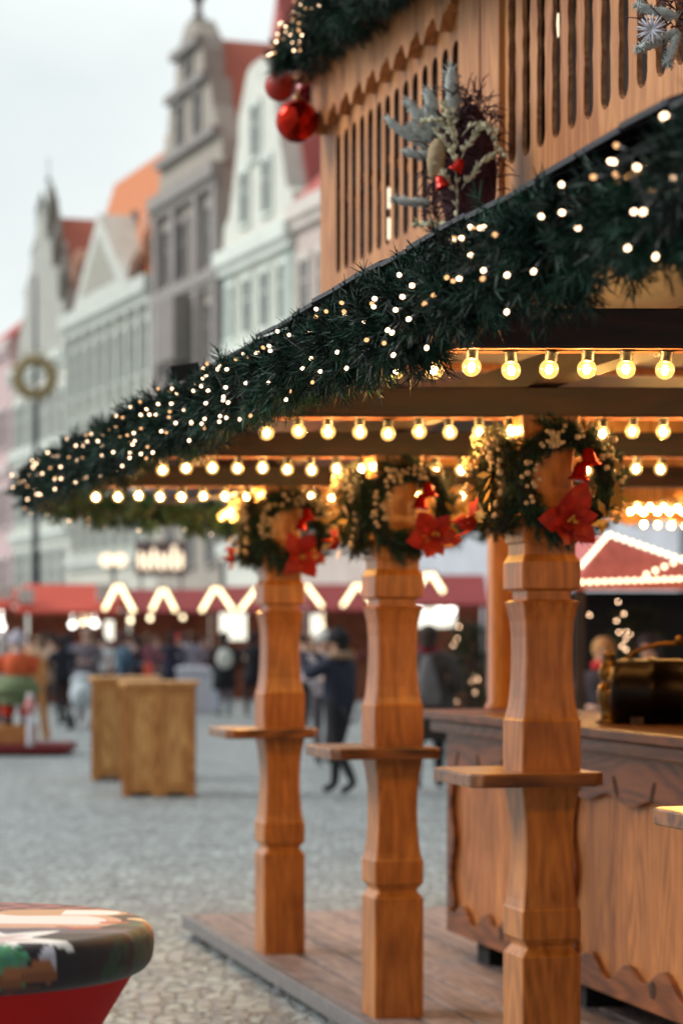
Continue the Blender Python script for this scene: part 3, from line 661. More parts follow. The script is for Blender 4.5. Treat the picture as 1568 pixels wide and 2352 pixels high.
b = MB(); b.add([(-1.08,-4.6,2.52),(-1.08,4.48,2.52),(.02,3.3,2.92),(.02,-4.6,2.92),(1.15,7.25,2.52),(1.2,4.6,2.92)], [(0,1,2,3),(1,4,5,2)]); b.build('canopy_ceiling', 'ceiling', hut)
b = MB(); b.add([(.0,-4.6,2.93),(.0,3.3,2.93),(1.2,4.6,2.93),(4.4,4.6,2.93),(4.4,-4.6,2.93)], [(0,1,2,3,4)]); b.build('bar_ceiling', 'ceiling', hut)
# scalloped hanging boards inside, over the bar
for (a0, a1, bb, z0, per) in ((.85,3.6,5.0,2.40,.5),(.9,3.8,2.6,2.48,.45),(.9,3.8,6.6,2.36,.4)):
    n = 61; xs = [a0+(a1-a0)*i/(n-1) for i in range(n)]
    lo = [z0+.045*abs(math.sin(math.pi*(x-a0)/per)) for x in xs]; hi = [2.75]*n
    b = MB(); b.wavy_strip(xs, lo, hi, -.015, .015, 0, Matrix(((0,1,0,0),(1,0,0,bb),(0,0,1,0),(0,0,0,1)))); b.build('scalloped_board', 'tableboard', hut)

# upper storey with cut-out slots
def cell(b, y0, y1, z0, z1, w, zs0, zs1, th, wav=None):
    yc = (y0+y1)/2; zc = (zs0+zs1)/2; hs = (zs1-zs0)/2-w; W = (y1-y0)/2
    pts = []; out = []
    ns = 14 if wav else 4
    side = [(-1+2*i/ns) for i in range(ns+1)]
    def wd(t): return w*(wav(t) if wav else 1)
    for t in side: pts.append((wd(t), t*hs)); out.append((W, (z0 if t == -1 else z1 if t == 1 else zc+t*hs)-zc))
    for k in range(1, 6):
        a = math.pi*k/6; pts.append((w*math.cos(a), hs+w*math.sin(a))); out.append((W*math.cos(a), z1-zc))
    for t in reversed(side): pts.append((-wd(t), t*hs)); out.append((-W, (z0 if t == -1 else z1 if t == 1 else zc+t*hs)-zc))
    for k in range(1, 6):
        a = math.pi+math.pi*k/6; pts.append((w*math.cos(a), -hs+w*math.sin(a))); out.append((W*math.cos(a), z0-zc))
    n = len(pts)
    vs = [(0, yc+p[0], zc+p[1]) for p in pts]+[(0, yc+q[0], zc+q[1]) for q in out]+[(th, yc+p[0], zc+p[1]) for p in pts]
    b.add(vs, [(i, (i+1) % n, n+(i+1) % n, n+i) for i in range(n)], 0)
    b.add(vs, [(i, 2*n+i, 2*n+(i+1) % n, (i+1) % n) for i in range(n)], 1)
per = .1346
b = MB()
y0 = .97-per/2
for i in range(14): cell(b, y0+i*per, y0+(i+1)*per, 3.22, 3.97, .041, 3.28, 3.90, .011)
ye = y0+14*per
b.box(0,.05,ye,3.05,2.9,4.3,0); b.box(0,.05,y0,ye,2.9,3.22,0); b.box(0,.05,y0,ye,3.97,4.3,0); b.box(.0,.05,.86,y0,2.9,4.3,0)
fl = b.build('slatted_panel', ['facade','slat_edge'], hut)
b = MB(); wv = lambda t: 1+.55*max(0, math.cos(t*7.5))**6*.0-.28*math.exp(-((abs(t)-.18)/.06)**2)-.28*math.exp(-((abs(t)-.62)/.06)**2)
p2 = .152; y1 = .31+p2/2
for i in range(15): cell(b, y1-(i+1)*p2, y1-i*p2, 3.24, 4.16, .043, 3.31, 4.09, .017, wv)
b.box(0,.06,y1-15*p2,y1,2.9,3.24,0); b.box(0,.06,y1-15*p2,y1,4.16,4.5,0)
b.build('slatted_panel', ['facade','facade_edge'], hut)
b = MB(); b.box(-.022,.05,.392,.60,2.9,4.5); b.box(-.025,.05,.606,.86,2.9,4.5); b.build('corner_boards', 'facade', hut, bevel=.004)
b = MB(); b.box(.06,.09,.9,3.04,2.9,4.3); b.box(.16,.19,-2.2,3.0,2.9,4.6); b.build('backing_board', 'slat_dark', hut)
b = MB()
for k in range(14):
    yc = .97+k*per; zr = 3.60+.05*math.sin(k*2.1); b.box(.018,.05,yc-per/2,yc+per/2,zr-.018,zr+.018)
b.build('back_rail', 'facade_edge', hut)
b = MB(); n = 260; ys = [.87+(3.03-.87)*i/(n-1) for i in range(n)]
lo = [3.985+.03*math.sin(2*math.pi*y/.215)+.012*math.sin(4*math.pi*y/.215+.8) for y in ys]
b.wavy_strip(ys, lo, [4.20]*n, -.05, -.002); b.build('scalloped_trim', 'facade', hut)
b = MB()
for k in range(7): T = Matrix.Translation((-.002, 1.0+k*.27, 3.17)) @ Matrix.Diagonal((.15,1,.35,1)); b.ball((0,0,0), .03, 10, 6, 0) if False else b.add([(Vector(T @ Vector((0, .032*math.cos(t*math.pi/6), .032*math.sin(t*math.pi/6))))) for t in range(12)], [tuple(range(12))])
for k in range(7): b.add([(-.002, -1.4+k*.25+.034*math.cos(t*math.pi/6), 3.16+.012*math.sin(t*math.pi/6)) for t in range(12)], [tuple(range(12))])
b.build('carved_drop', plain('lilac_sky_reflection', lin(190, 158, 160), .7), hut)  # flat lilac drops; the sky's reflection in the holes is put into their colour
b = MB(); b.box(-.12,.05,.3,3.1,4.203,4.32); b.box(-.12,.05,-2.2,.3,4.42,4.6); b.build('upper_fascia', 'facade_edge', hut)
b = MB(); b.add([(-.1,-2.3,4.66),(-.1,2.9,4.40),(2.2,2.0,5.6),(2.2,-2.3,5.6),(-.1,-2.3,4.62),(-.1,2.9,4.36)], [(0,1,2,3),(0,4,5,1)]); b.build('upper_roof', 'shingle_black', hut)
b = MB(); b.box(.06,4.0,3.0,3.05,2.9,4.4); b.build('end_wall', 'facade', hut)
for yy in (2.04,):
    for zc in (3.37, 3.50):
        b = MB(); b.lathe([(.006,-.045),(.022,-.04),(.022,.04),(.006,.045)], 12, T=Matrix.Translation((.034,yy-.0,zc))); b.build('slot_lamp', 'sign_glow', hut)
b = MB(); b.box(.10,.108,.13,.18,3.72,3.80); b.build('slot_lamp', 'sign_glow', hut)

# bulb rows under the beams
gm = MB(); gm.ball((0,0,0), .0255, 18, 12); glass_me = gm.mesh('bulb_glass'); glass_me.materials.append(M['bulb_glass'])
fm = MB(); fm.ball((0,0,-.001), .0095, 8, 6, 0, (1,1,1.35)); fil_me = fm.mesh('filament'); fil_me.materials.append(M['filament']); fils = [fil_me]
for k_ in ('filament_dim', 'filament_bright'): m_ = fil_me.copy(); m_.materials[0] = M[k_]; fils.append(m_)
sm = MB(); sm.lathe([(.013,.018),(.0165,.022),(.0165,.042),(.019,.043),(.019,.047)], 12); sock_me = sm.mesh('socket'); sock_me.materials.append(M['socket'])
def bulb_row(label, p0, d, n, sp, rail0=-.12, jitter=.005):
    d = Vector(d).normalized(); r = thing('bulb_string', label, 'light string', p0, math.atan2(d.y, d.x), 'rows of round filament bulbs')
    L = (n-1)*sp
    b = MB(); b.box(-.06, L+.06, -.003, .003, .044, .049); b.build('rail', 'black', r)
    for i in range(n):
        j = Vector((i*sp+random.uniform(-.004,.004), 0, random.uniform(-jitter, jitter)))
        o = link('bulb', glass_me, r, j, (random.uniform(-.16,.16), random.uniform(-.16,.16), random.uniform(0,6)))
        link('filament', random.choice(fils), o); link('socket', sock_me, o, (0,0,-j.z*0))
cfg = [('row of filament bulbs under the nearest beam at the right edge', 6.18, .135, 16, .0988),
       ('row of filament bulbs under the second beam, behind the nearest post wreath', 8.12, -.247, 20, .1017),
       ('row of filament bulbs under the third beam, above the middle post wreath', 9.9, -.836, 22, .1020),
       ('row of filament bulbs under the farthest beam at the canopy tip', 11.87, -1.20, 24, .1050)]
for lab, Y, x0, n, sp in cfg: bulb_row(lab, (x0, Y-.015, 2.352), (1,.0105,0), n, sp)
bulb_row('row of filament bulbs running away from the farthest post under the left long beam', (at(570,11.95), 11.95, 2.352), (at(506,14.0)-at(570,11.95),2.05,0), 20, .1)
bulb_row('row of filament bulbs running away from the farthest post under the right long beam', (at(598,12.0), 12.0, 2.352), (at(528,14.2)-at(598,12.0),2.2,0), 20, .105)
bulb_row('bright row of filament bulbs deep inside the hut, upper one', (at(1448,14.2), 14.2, 2.40), (1,-.12,0), 16, .075)
bulb_row('bright row of filament bulbs deep inside the hut, middle one', (at(1462,13.6), 13.6, 2.39), (1,-.12,0), 16, .075)
bulb_row('bright row of filament bulbs deep inside the hut, lowest one', (at(1478,15.4), 15.4, 2.375), (1,-.12,0), 14, .085)
# inner post on the bar corner
b = MB(); b.lathe([(0.001,0),(.085,0),(.085,.02),(.07,.04),(.07,1.0),(.085,1.03),(.085,1.15)], 4, T=Matrix.Rotation(R(45),4,'Z')); b.build('inner_post', 'post', hut, (.915,3.2,1.318), bevel=.006)

# ------------------------------------------------------------------ bar counter
ct = thing('bar_counter', 'wooden bar counter with plank panels and carved frame behind the posts', 'counter', tuple(hw(.75,0,.12)), TH)
A0, B0, B1 = 0.0, -4.2, 3.55
b = MB(); b.box(.03,.09,B0,B1-.02,.14,1.10); b.box(.09,1.0,B1-.08,B1-.02,.14,1.10); b.build('panel', 'counter', ct)
b = MB(); b.box(-.10,.62,B0,B1+.1,1.148,1.19); b.build('counter_top', 'counter_top', ct, bevel=.006)
b = MB(); b.box(-.06,.60,B0,B1+.06,1.085,1.146); b.build('top_moulding', 'counter_top', ct, bevel=.01)
# carved frame: per bay a top rail with drops, a wavy bottom rail and wavy stiles
bays = [(1.85,3.53),(-.1,1.85),(-2.1,-.1)]
for (u0, u1) in bays:
    b = MB(); n = 80
    ys = [u0+(u1-u0)*i/(n-1) for i in range(n)]
    q = [(y-u0)/(u1-u0) for y in ys]
    lo = [.12]*n; hi = [.235+.035*math.sin(2*math.pi*5*t)*(1 if t < .5 else 1)+.02*math.cos(2*math.pi*2*t) for t in q]
    b.wavy_strip(ys, lo, hi, .0, .028)
    hi2 = [1.084]*n; lo2 = [.90+.02*math.cos(2*math.pi*4*t) for t in q]
    b.wavy_strip(ys, lo2, hi2, .0, .028)
    zs = [.24+.67*i/40 for i in range(41)]
    for (yy, sg) in ((u0,1),(u1,-1)):
        l1 = [yy]*41; l2 = [yy+sg*(.085+.025*math.cos(2*math.pi*2*(z-.24)/.67)) for z in zs]
        b.wavy_strip(zs, [min(a,c) for a,c in zip(l1,l2)], [max(a,c) for a,c in zip(l1,l2)], .0, .028, 0, Matrix(((1,0,0,0),(0,0,1,0),(0,1,0,0),(0,0,0,1))))
    b.build('carved_frame', 'counter_frame', ct, bevel=.004)
    for k in range(5):
        b = MB(); yc = u0+(u1-u0)*(k+.5)/5; sl = .45 if k % 2 else -.45
        for zc, sc_ in ((.955,1.0),):
            pts = [( yc+.018*math.cos(t*math.pi/7)+sl*.05*math.sin(t*math.pi/7), zc+.042*math.sin(t*math.pi/7)) for t in range(14)]
            b.prism(pts, -.0025, .006, 'yz')
        b.build('cut_out', 'slat_dark', ct)
    b = MB(); b.prism([((u0+u1)/2+.03*math.cos(t*math.pi/7), .205+.034*math.sin(t*math.pi/7)) for t in range(14)], -.0025, .006, 'yz')
    b.build('cut_out', 'slat_dark', ct)
for y in (3.2, 1.9, .6, -.7, -2.0):
    b = MB(); b.box(.08,.3,y-.09,y+.09,.0,.14); b.build('foot', 'black', ct)
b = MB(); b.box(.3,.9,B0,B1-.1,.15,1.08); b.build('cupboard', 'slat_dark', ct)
# vessels on the counter
kt = thing('copper_kettle', 'large dark copper kettle with arched handle on the bar counter', 'kettle', tuple(hw(1.12,1.50,1.31)), R(82)); kt.scale = (.66,)*3
b = MB(); b.rings([[(.30*math.cos(2*math.pi*j/32)*.9, y, .15+.19*k*math.sin(2*math.pi*j/32)) if False else (.24*k*math.cos(2*math.pi*j/32), y, .20+.20*k*math.sin(2*math.pi*j/32)) for j in range(32)] for y, k in ((-.42,.0),(-.42,.72),(-.415,.86),(-.36,1.0),(-.2,1.0),(-.19,1.04),(-.15,1.04),(-.14,1.0),(.14,1.0),(.15,1.04),(.19,1.04),(.2,1.0),(.36,1.0),(.42,.86))], 0, True); b.build('body', 'copper', kt)
b = MB(); b.tube([(0,.34*math.cos(math.pi*i/16)*-1,.36+.14*math.sin(math.pi*i/16)) for i in range(17)], .014, 10); b.ball((0,0,.52), .03, 10, 8); b.build('handle', 'brass', kt)
b = MB(); b.box(-.15,.15,-.3,-.22,-.0,.05); b.box(-.15,.15,.22,.3,0,.05); b.build('cradle', 'slat_dark', kt)
b = MB(); b.lathe([(.03,0),(.045,.01),(.03,.05),(.05,.06),(.05,.08),(.02,.09)], 16, T=Matrix.Translation((-.2,-.1,.3)) @ Matrix.Rotation(R(-60),4,'Y')); b.build('cap', 'brass', kt)
tpp = thing('brass_tap', 'ornate brass tap column beside the dark copper kettle on the bar', 'tap', tuple(hw(.86,1.62,1.31)), TH); tpp.scale = (.8,)*3
b = MB(); b.lathe([(.065,0),(.07,.01),(.05,.03),(.045,.07),(.06,.11),(.066,.16),(.05,.2),(.035,.215),(.055,.235),(.06,.26),(.045,.30),(.03,.34),(.04,.35),(.02,.37)], 24); b.build('column', 'brass', tpp)
b = MB(); b.tube([(0,0,.225),(-.02,-.07,.228),(-.03,-.12,.222),(-.03,-.125,.19)], .014, 10); b.ball((-.03,-.12,.225), .026, 10, 8); b.tube([(.01,.05,.23),(.02,.1,.232)], .014); b.ball((.02,.11,.232), .026, 10, 8); b.build('spout', 'brass', tpp)
b = MB(); b.tube([(-.03,-.12,.22),(-.035,-.13,.12),(-.03,-.125,.05)], [.008,.012,.009], 10); b.build('lever', 'brass', tpp)
o = MB(); o.lathe([(.001,0),(.09,0),(.1,.01),(.1,.016),(.001,.012)], 24); ob = o.build('serving_tray', 'copper', None, tuple(hw(.95,2.5,1.312))); tag(ob, 'small round tray lying on the far end of the bar counter', 'tray')
b = MB(); b.box(0,3.4,0,.05,0,2.0); ob = b.build('added_dark_screen', 'slat_dark', None, tuple(hw(2.6,-1.0,.12)), (0,0,TH+R(90))); tag(ob, 'dark wooden screen added for the black background of the bar', 'partition')  # dark board added to make the background of the bar black

# ------------------------------------------------------------------ garlands
gpath = [hw(-1.15, -4.6, 2.375)]+[hw(-1.15+.02*math.sin(i*1.7), -4.2+.5*i, 2.398-.012*math.sin(i*2.3)) for i in range(18)]+[hw(-1.12, 4.33, 2.395)]
P, D, L, core = garland(gpath, .112, 600, 30, .03, .0026)
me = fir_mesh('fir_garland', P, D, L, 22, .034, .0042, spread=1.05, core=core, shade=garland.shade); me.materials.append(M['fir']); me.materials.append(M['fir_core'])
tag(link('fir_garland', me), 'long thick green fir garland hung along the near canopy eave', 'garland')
gp2 = [hw(-1.12, 4.30, 2.385), hw(-.6, 5.38, 2.37), hw(0, 6.05, 2.37), hw(.6, 6.7, 2.37), hw(1.2, 7.3, 2.38), hw(2.6, 7.35, 2.38)]
P, D, L, core = garland(gp2, .115, 400, 26, .042, .0028)
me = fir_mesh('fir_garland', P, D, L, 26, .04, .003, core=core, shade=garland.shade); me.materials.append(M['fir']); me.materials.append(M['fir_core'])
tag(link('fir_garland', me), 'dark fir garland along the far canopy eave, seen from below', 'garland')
gp3 = [hw(-.13, 2.95, 4.28), hw(-.16, 2.5, 4.29), hw(-.18, 1.9, 4.255), hw(-.2, .9, 4.18), hw(-.2, -.3, 4.12)]
P, D, L, core = garland(gp3, .135, 560, 28, .045, .003)
me = fir_mesh('fir_garland', P, D, L, 28, .042, .0032, spread=1.1, core=core, shade=garland.shade); me.materials.append(M['fir']); me.materials.append(M['fir_core'])
tag(link('fir_garland', me), 'fir garland on the upper roof edge above the slatted storey', 'garland')

# fairy lights
fb = MB(); fb.ball((0,0,0), .005, 8, 6, 0, (1,1,1.2)); fb.lathe([(.0045,-.03),(.0045,-.006)], 8, 1); fairy_me = fb.mesh('fairy_bulb'); fairy_me.materials.append(M['fairy']); fairy_me.materials.append(M['wire'])
fd_me = fairy_me.copy(); fd_me.materials[0] = glow('lit_dim_fairy_bulb', (1, .52, .22), 1.3)
def fairy(label, pts, rad, n, arng, group='strings of fairy lights in the garlands', dens=None, scale=1.0):
    pts = [Vector(p) for p in pts]; r = thing('fairy_light_string', label, 'fairy lights', pts[0], 0, group)
    seg = [(pts[i], pts[i+1], (pts[i+1]-pts[i]).length) for i in range(len(pts)-1)]; tot = sum(s_[2] for s_ in seg)
    w = []
    for i in range(n):
        q = dens(random.random())*tot if dens else random.uniform(0, tot)
        qq = q
        for a, b_, l in seg:
            if qq <= l: break
            qq -= l
        p = a.lerp(b_, min(1, qq/l)); d = (b_-a).normalized(); u = d.cross(Vector((0,0,1))).normalized(); u = -u if u.x > 0 else u; wv_ = Vector((0,0,1))
        an = R(random.uniform(*arng)); n_ = math.cos(an)*u+math.sin(an)*wv_
        rr_ = rad*random.uniform(.74, 1.14); pos = p+n_*rr_-pts[0]
        ax = (n_+d*random.uniform(-.9,.9)+Vector((0,0,random.uniform(-.5,.2)))).normalized()
        o = link('fairy_bulb', fd_me if random.random() < .3 else fairy_me, r, pos, ax.to_track_quat('Z', 'Y').to_euler()); o.scale = (scale,)*3
        w.append((q, pos-ax*.03))
    w.sort(key=lambda e: e[0])
    b = MB()
    for (q0, a), (q1, c) in zip(w[:-1], w[1:]):
        b.tube([a, (a+c)/2*.995+Vector((.01,0,-.004)), c], .0014, 5)
    b.build('cable', 'wire', r)
sub = lambda i, j: gpath[i:j+1]
fairy('fairy lights in the nearest, right-hand stretch of the eave garland', sub(1, 6), .125, 66, (-70, 60))
fairy('fairy lights in the middle stretch of the eave garland', sub(6, 11), .122, 74, (-58, 68))
fairy('densely set fairy lights in the far left tip of the eave garland', sub(11, 19), .118, 80, (-66, 72))
fairy('few fairy lights in the dark garland of the far canopy eave', gp2[:5], .11, 26, (-80, 10), dens=lambda u: u**1.6*.8)
fairy('fairy lights in the garland of the upper roof edge', gp3[:3], .14, 44, (-50, 70))

# baubles on the upper corner
def bauble(px, py, Y, r, mat, label):
    t = thing('bauble', label, 'bauble', (at(px, Y), Y, zz(py, Y)), 0, 'red baubles on the roof corner')
    b = MB(); b.ball((0,0,0), r, 32, 20); b.build('globe', mat, t)
    b = MB(); b.lathe([(r*.16,r*.96),(r*.16,r*1.1),(r*.05,r*1.14)], 12); b.tube([(0,0,r*1.1),(.01,.0,r*1.5)], r*.03, 6); b.build('cap', 'gold', t)
bauble(643, 198, 11.05, .071, 'red_matte', 'matte red bauble hanging highest at the roof corner')
bauble(682, 278, 10.9, .099, 'red_shiny', 'mirror-shiny red bauble, lowest and largest of the cluster')
bauble(708, 215, 11.2, .07, 'red_dark', 'dark red bauble half hidden in the fir garland')

# wreaths
_b = MB(); _b.ball((0,0,0), .01, 8, 6); berry_me = _b.mesh('berry'); berry_me.materials.append(M['berry'])
def wreath_parts(r, seed, flower_an, bell=True, olive=False, fscale=.88):
    rs = random.Random(seed); P, D, L = [], [], []
    for i in range(330):
        a = rs.uniform(0, 2*math.pi); ph = rs.uniform(0, 2*math.pi); rad = Vector((math.cos(a),0,math.sin(a)))
        n_ = rad*math.cos(ph)+Vector((0,-1,0))*math.sin(ph); tan = Vector((-math.sin(a),0,math.cos(a)))
        lump = 1+.2*math.sin(a*5+seed)
        P.append(rad*.142+n_*.018); D.append(n_*.8+tan*rs.uniform(.4,1.3)); L.append(.048*lump*rs.uniform(.7,1.2))
    core = MB(); core.rings([[((.135+.03*math.cos(2*math.pi*i/8))*math.cos(2*math.pi*j/24), .03*math.sin(2*math.pi*i/8), (.135+.03*math.cos(2*math.pi*i/8))*math.sin(2*math.pi*j/24)) for i in range(8)] for j in range(24)], 0, True, False, True)
    me = fir_mesh('fir_ring', P, D, L, 24, .022, .003, core=core); me.materials.append(M['fir_olive' if olive else 'fir']); me.materials.append(M['fir_core']); link('fir_ring', me, r)
    b = MB()
    for c_ in range(11):
        a = rs.uniform(.3, 3.6)
        for q in range(5):
            o_ = link('berry', berry_me, r, (.135*math.cos(a)+rs.uniform(-.03,.03), -.06+rs.uniform(-.02,.015), .135*math.sin(a)+rs.uniform(-.03,.03))); o_.scale = (rs.uniform(.6,1.05),)*3
    for c_ in range(14):
        a = rs.uniform(-1.2, 1.2); o_ = link('berry', berry_me, r, (.165*math.cos(a)+rs.uniform(-.02,.02), -.05, .165*math.sin(a)+rs.uniform(-.02,.02))); o_.scale = (rs.uniform(.7,1.3),)*3
    # poinsettia
    fa = R(flower_an); c0 = Vector((.125*math.cos(fa), -.08, .125*math.sin(fa)))
    b = MB()
    for ring, (k, ln, tilt) in enumerate(((6,.125,.12),(4,.07,.7))):
        for q in range(k):
            a = 2*math.pi*(q+.5*ring)/k+rs.uniform(-.35,.35); ln = (.125,.07)[ring]*rs.uniform(.7,1.15)*fscale; dv = Vector((math.cos(a), -tilt-rs.uniform(0,.25), math.sin(a))).normalized(); sv = dv.cross(Vector((0,1,0))).normalized()
            up = sv.cross(dv); pts = []; cu = rs.uniform(-.03,.07); tw = rs.uniform(-.012,.012)
            prof = [(0,.005),(.25,.020),(.5,.031),(.75,.02),(1,.001)]
            for t, w_ in prof:
                p = c0+dv*ln*t-up*(cu*t*t)+Vector((0,rs.uniform(-.004,.004),0)); pts.append([p-sv*w_*ln/.085+up*(.010+tw*t), p, p+sv*w_*ln/.085+up*(.010-tw*t)])
            vs = [v_ for tr in pts for v_ in tr]; fs = []
            for t in range(4):
                for u_ in range(2): fs.append((t*3+u_, t*3+u_+1, t*3+u_+4, t*3+u_+3))
            b.add(vs, fs, 0, True)
    b.build('poinsettia', 'red_petal', r)
    b = MB()
    for q in range(7): b.ball(c0+Vector((rs.uniform(-.012,.012), -.02, rs.uniform(-.012,.012))), .006, 6, 5)
    b.build('flower_centre', 'gold', r)
    if bell:
        for sx_ in (-.0, .035):
            b = MB(); b.lathe([(.004,.05),(.016,.046),(.022,.02),(.026,.004),(.036,-.004),(.034,-.006)], 16, T=Matrix.Translation((sx_+.02,-.07,.0+sx_*1.2)) @ Matrix.Rotation(R(10-600*sx_),4,'Y')); b.build('bell', 'red_bell', r)
    for q in range(9):
        b = MB(); a = rs.uniform(-1.4, 0.2); p = Vector((.15*math.cos(a), -.075, .15*math.sin(a))); dv = Vector((rs.uniform(-1,1), -.3, rs.uniform(-1,1))).normalized(); sv = dv.cross(Vector((0,1,0))).normalized()
        b.add([p, p+dv*.03+sv*.012, p+dv*.06, p+dv*.03-sv*.012], [(0,1,2,3)])
        b.build('foil_leaf', 'gold', r)
names = ['nearest post at the right edge', 'nearest visible post', 'middle post', 'farthest post']
for i, bb in enumerate(POST_B):
    if i == 0: continue
    r = thing('wreath', 'fir wreath with red poinsettia on the front of the '+names[i], 'wreath', tuple(hw(.03,bb-.145,2.185)), TH, 'fir wreaths on the carved posts')
    wreath_parts(r, 10+i, (-95, -56, -80)[i-1], True); r.scale = (1.1, 1.1, 1.1)
    r = thing('wreath', 'olive green fir wreath on the left side face of the '+names[i], 'wreath', tuple(hw(-.145,bb+.02,2.18)), TH-R(90), 'fir wreaths on the carved posts')
    wreath_parts(r, 20+i, -100, False, True, .55)

# dried arrangement on the upper storey
def frost_sprig(b, p0, d, ln, r):
    p0 = Vector(p0); d = Vector(d).normalized(); k = 7
    b.tube([p0+d*ln*i/k+Vector((0,0,.03*ln*math.sin(i))) for i in range(k+1)], [r*q_*random.uniform(.8,1.2)*.62 for q_ in (.85,1.05,1.2,1.25,1.25,1.2,1.05,.5)], 9)
    for i in range(210):
        t = random.random(); q = p0+d*ln*t; n_ = Vector((random.gauss(0,1),random.gauss(0,1),random.gauss(0,1))).normalized()
        b.tube([q, q+(n_+d*.8).normalized()*r*random.uniform(.8,1.35)], [.002,.0012], 4)
ar = thing('dried_arrangement', 'plum twig arrangement with frosted fir, straw and red bells on the slatted wall', 'decoration', (.385, 8.42, 3.29), R(-12))
# local axes: x = along the wall towards camera-right, -y = out from the wall
T_ = []
b = MB(); rs = random.Random(8)
for i in range(520):
    t = rs.random(); z = -.31+.56*t; w = .055+.085*math.sin(math.pi*min(1, t*1.05))
    p = Vector((.055+.02*math.sin(z*6)+rs.uniform(-w,w), -rs.uniform(.02,.15), z)); dv = Vector((rs.uniform(-1,1), rs.uniform(-.6,.6), rs.uniform(-1,1.2))).normalized(); l = rs.uniform(.04,.085)
    b.tube([p, p+dv*l*.5+Vector((0,rs.uniform(-.02,.02),.008)), p+dv*l], [.003,.0026,.0012], 5)
b.ball((.065,-.05,-.04), .1, 12, 10, 0, (1.0,.6,2.6)); b.build('twigs', 'twig', ar)
b = MB()
for dx, dz, px_, pz_, l, r_ in ((-.8,1,-.04,.10,.16,.023),(-.35,1,-.02,.12,.15,.026),(.0,1,.02,.14,.19,.033),(-1,.75,-.07,.06,.18,.02),(-1,.2,-.05,.03,.10,.02),(-1,.12,-.06,-.13,.13,.019),(-.6,.5,-.05,.08,.1,.022),(-.2,.8,-.05,.1,.1,.02)):
    b = MB(); frost_sprig(b, (px_,-.09,pz_), (dx,-.25,dz), l, r_); b.build('frosted_sprig', 'frost', ar)
b = MB(); b2 = MB()
for (x0, z0, x1, z1, cur) in ((.05,-.28,.03,.16,.02),(.05,-.02,.17,.10,.05),(.05,.06,-.06,.14,.03),(.06,-.1,.16,.01,.01),(.04,-.22,-.09,-.21,.0),(.04,.0,-.02,.10,.0),(.05,-.12,-.02,-.02,.0),(.05,.05,.0,.19,.0),(.06,.08,.2,.02,.07)):
    b = MB(); b2 = b; n = 12; pts = [Vector((x0+(x1-x0)*i/n, -.17-.01*math.sin(i), z0+(z1-z0)*i/n+cur*math.sin(math.pi*i/n))) for i in range(n+1)]
    b2.tube(pts, .002, 5)
    for i in range(2, n+1):
        for q in range(3):
            e = pts[i]; dv = (pts[i]-pts[i-1]).normalized()+Vector((rs.uniform(-.7,.7), rs.uniform(-.5,.2), rs.uniform(-.5,.5))); dv.normalize()
            b.tube([e, e+dv*.012, e+dv*.026], [.0025,.0055,.0015], 6)
    b.build('straw_sprig', 'straw', ar)

b = MB(); b.rings([[(-.035+.03*k*math.cos(2*math.pi*j/16)+.01*i/8, -.15+.03*k*math.sin(2*math.pi*j/16), -.06+.14*i/8) for j in range(16)] for i, k in enumerate((.35,.75,.95,1.05,1.1,1.08,1.0,.85,.4))], 0, True); b.build('cone', 'cone', ar)
for (x, z, rt) in ((-.005,-.085,-20),(.045,-.03,30)):
    b = MB(); b.lathe([(.005,.036),(.014,.034),(.019,.013),(.024,-.003),(.03,-.008),(.028,-.010)], 16, T=Matrix.Translation((x,-.18,z)) @ Matrix.Rotation(R(rt),4,'Y')); b.build('bell', 'red_bell', ar)
ar2 = thing('dried_arrangement', 'frosted white arrangement cut off by the top right corner', 'decoration', (.95, 6.78, 3.40), R(-12))
b = MB()
for dx, dz, px_, pz_, l, r_ in ((-.8,1,-.04,.05,.12,.02),(-1,.3,0,-.02,.12,.018),(-.9,-.4,0,-.06,.12,.018),(-.3,-1,0,-.06,.1,.018)): b = MB(); frost_sprig(b, (px_,-.09,pz_), (dx,-.25,dz), l, r_); b.build('frosted_sprig', 'frost', ar2)
b = MB()
for i in range(160):
    p = Vector((rs.uniform(-.06,.12), -rs.uniform(.02,.12), rs.uniform(-.05,.25))); dv = Vector((rs.uniform(-1,1), rs.uniform(-.6,.6), rs.uniform(-1,1))).normalized(); l = rs.uniform(.04,.1)
    b.tube([p, p+dv*l], [.003,.0012], 5)
b.build('twigs', 'twig', ar2)
b = MB()
for i in range(22):
    a = 2*math.pi*i/22; b.tube([(-.07,-.13,-.06), (-.07+.042*math.cos(a), -.13-.015*(i % 2), -.06+.042*math.sin(a))], [.004,.002], 5)
b.build('snow_star', cloth((216,216,226)), ar2)

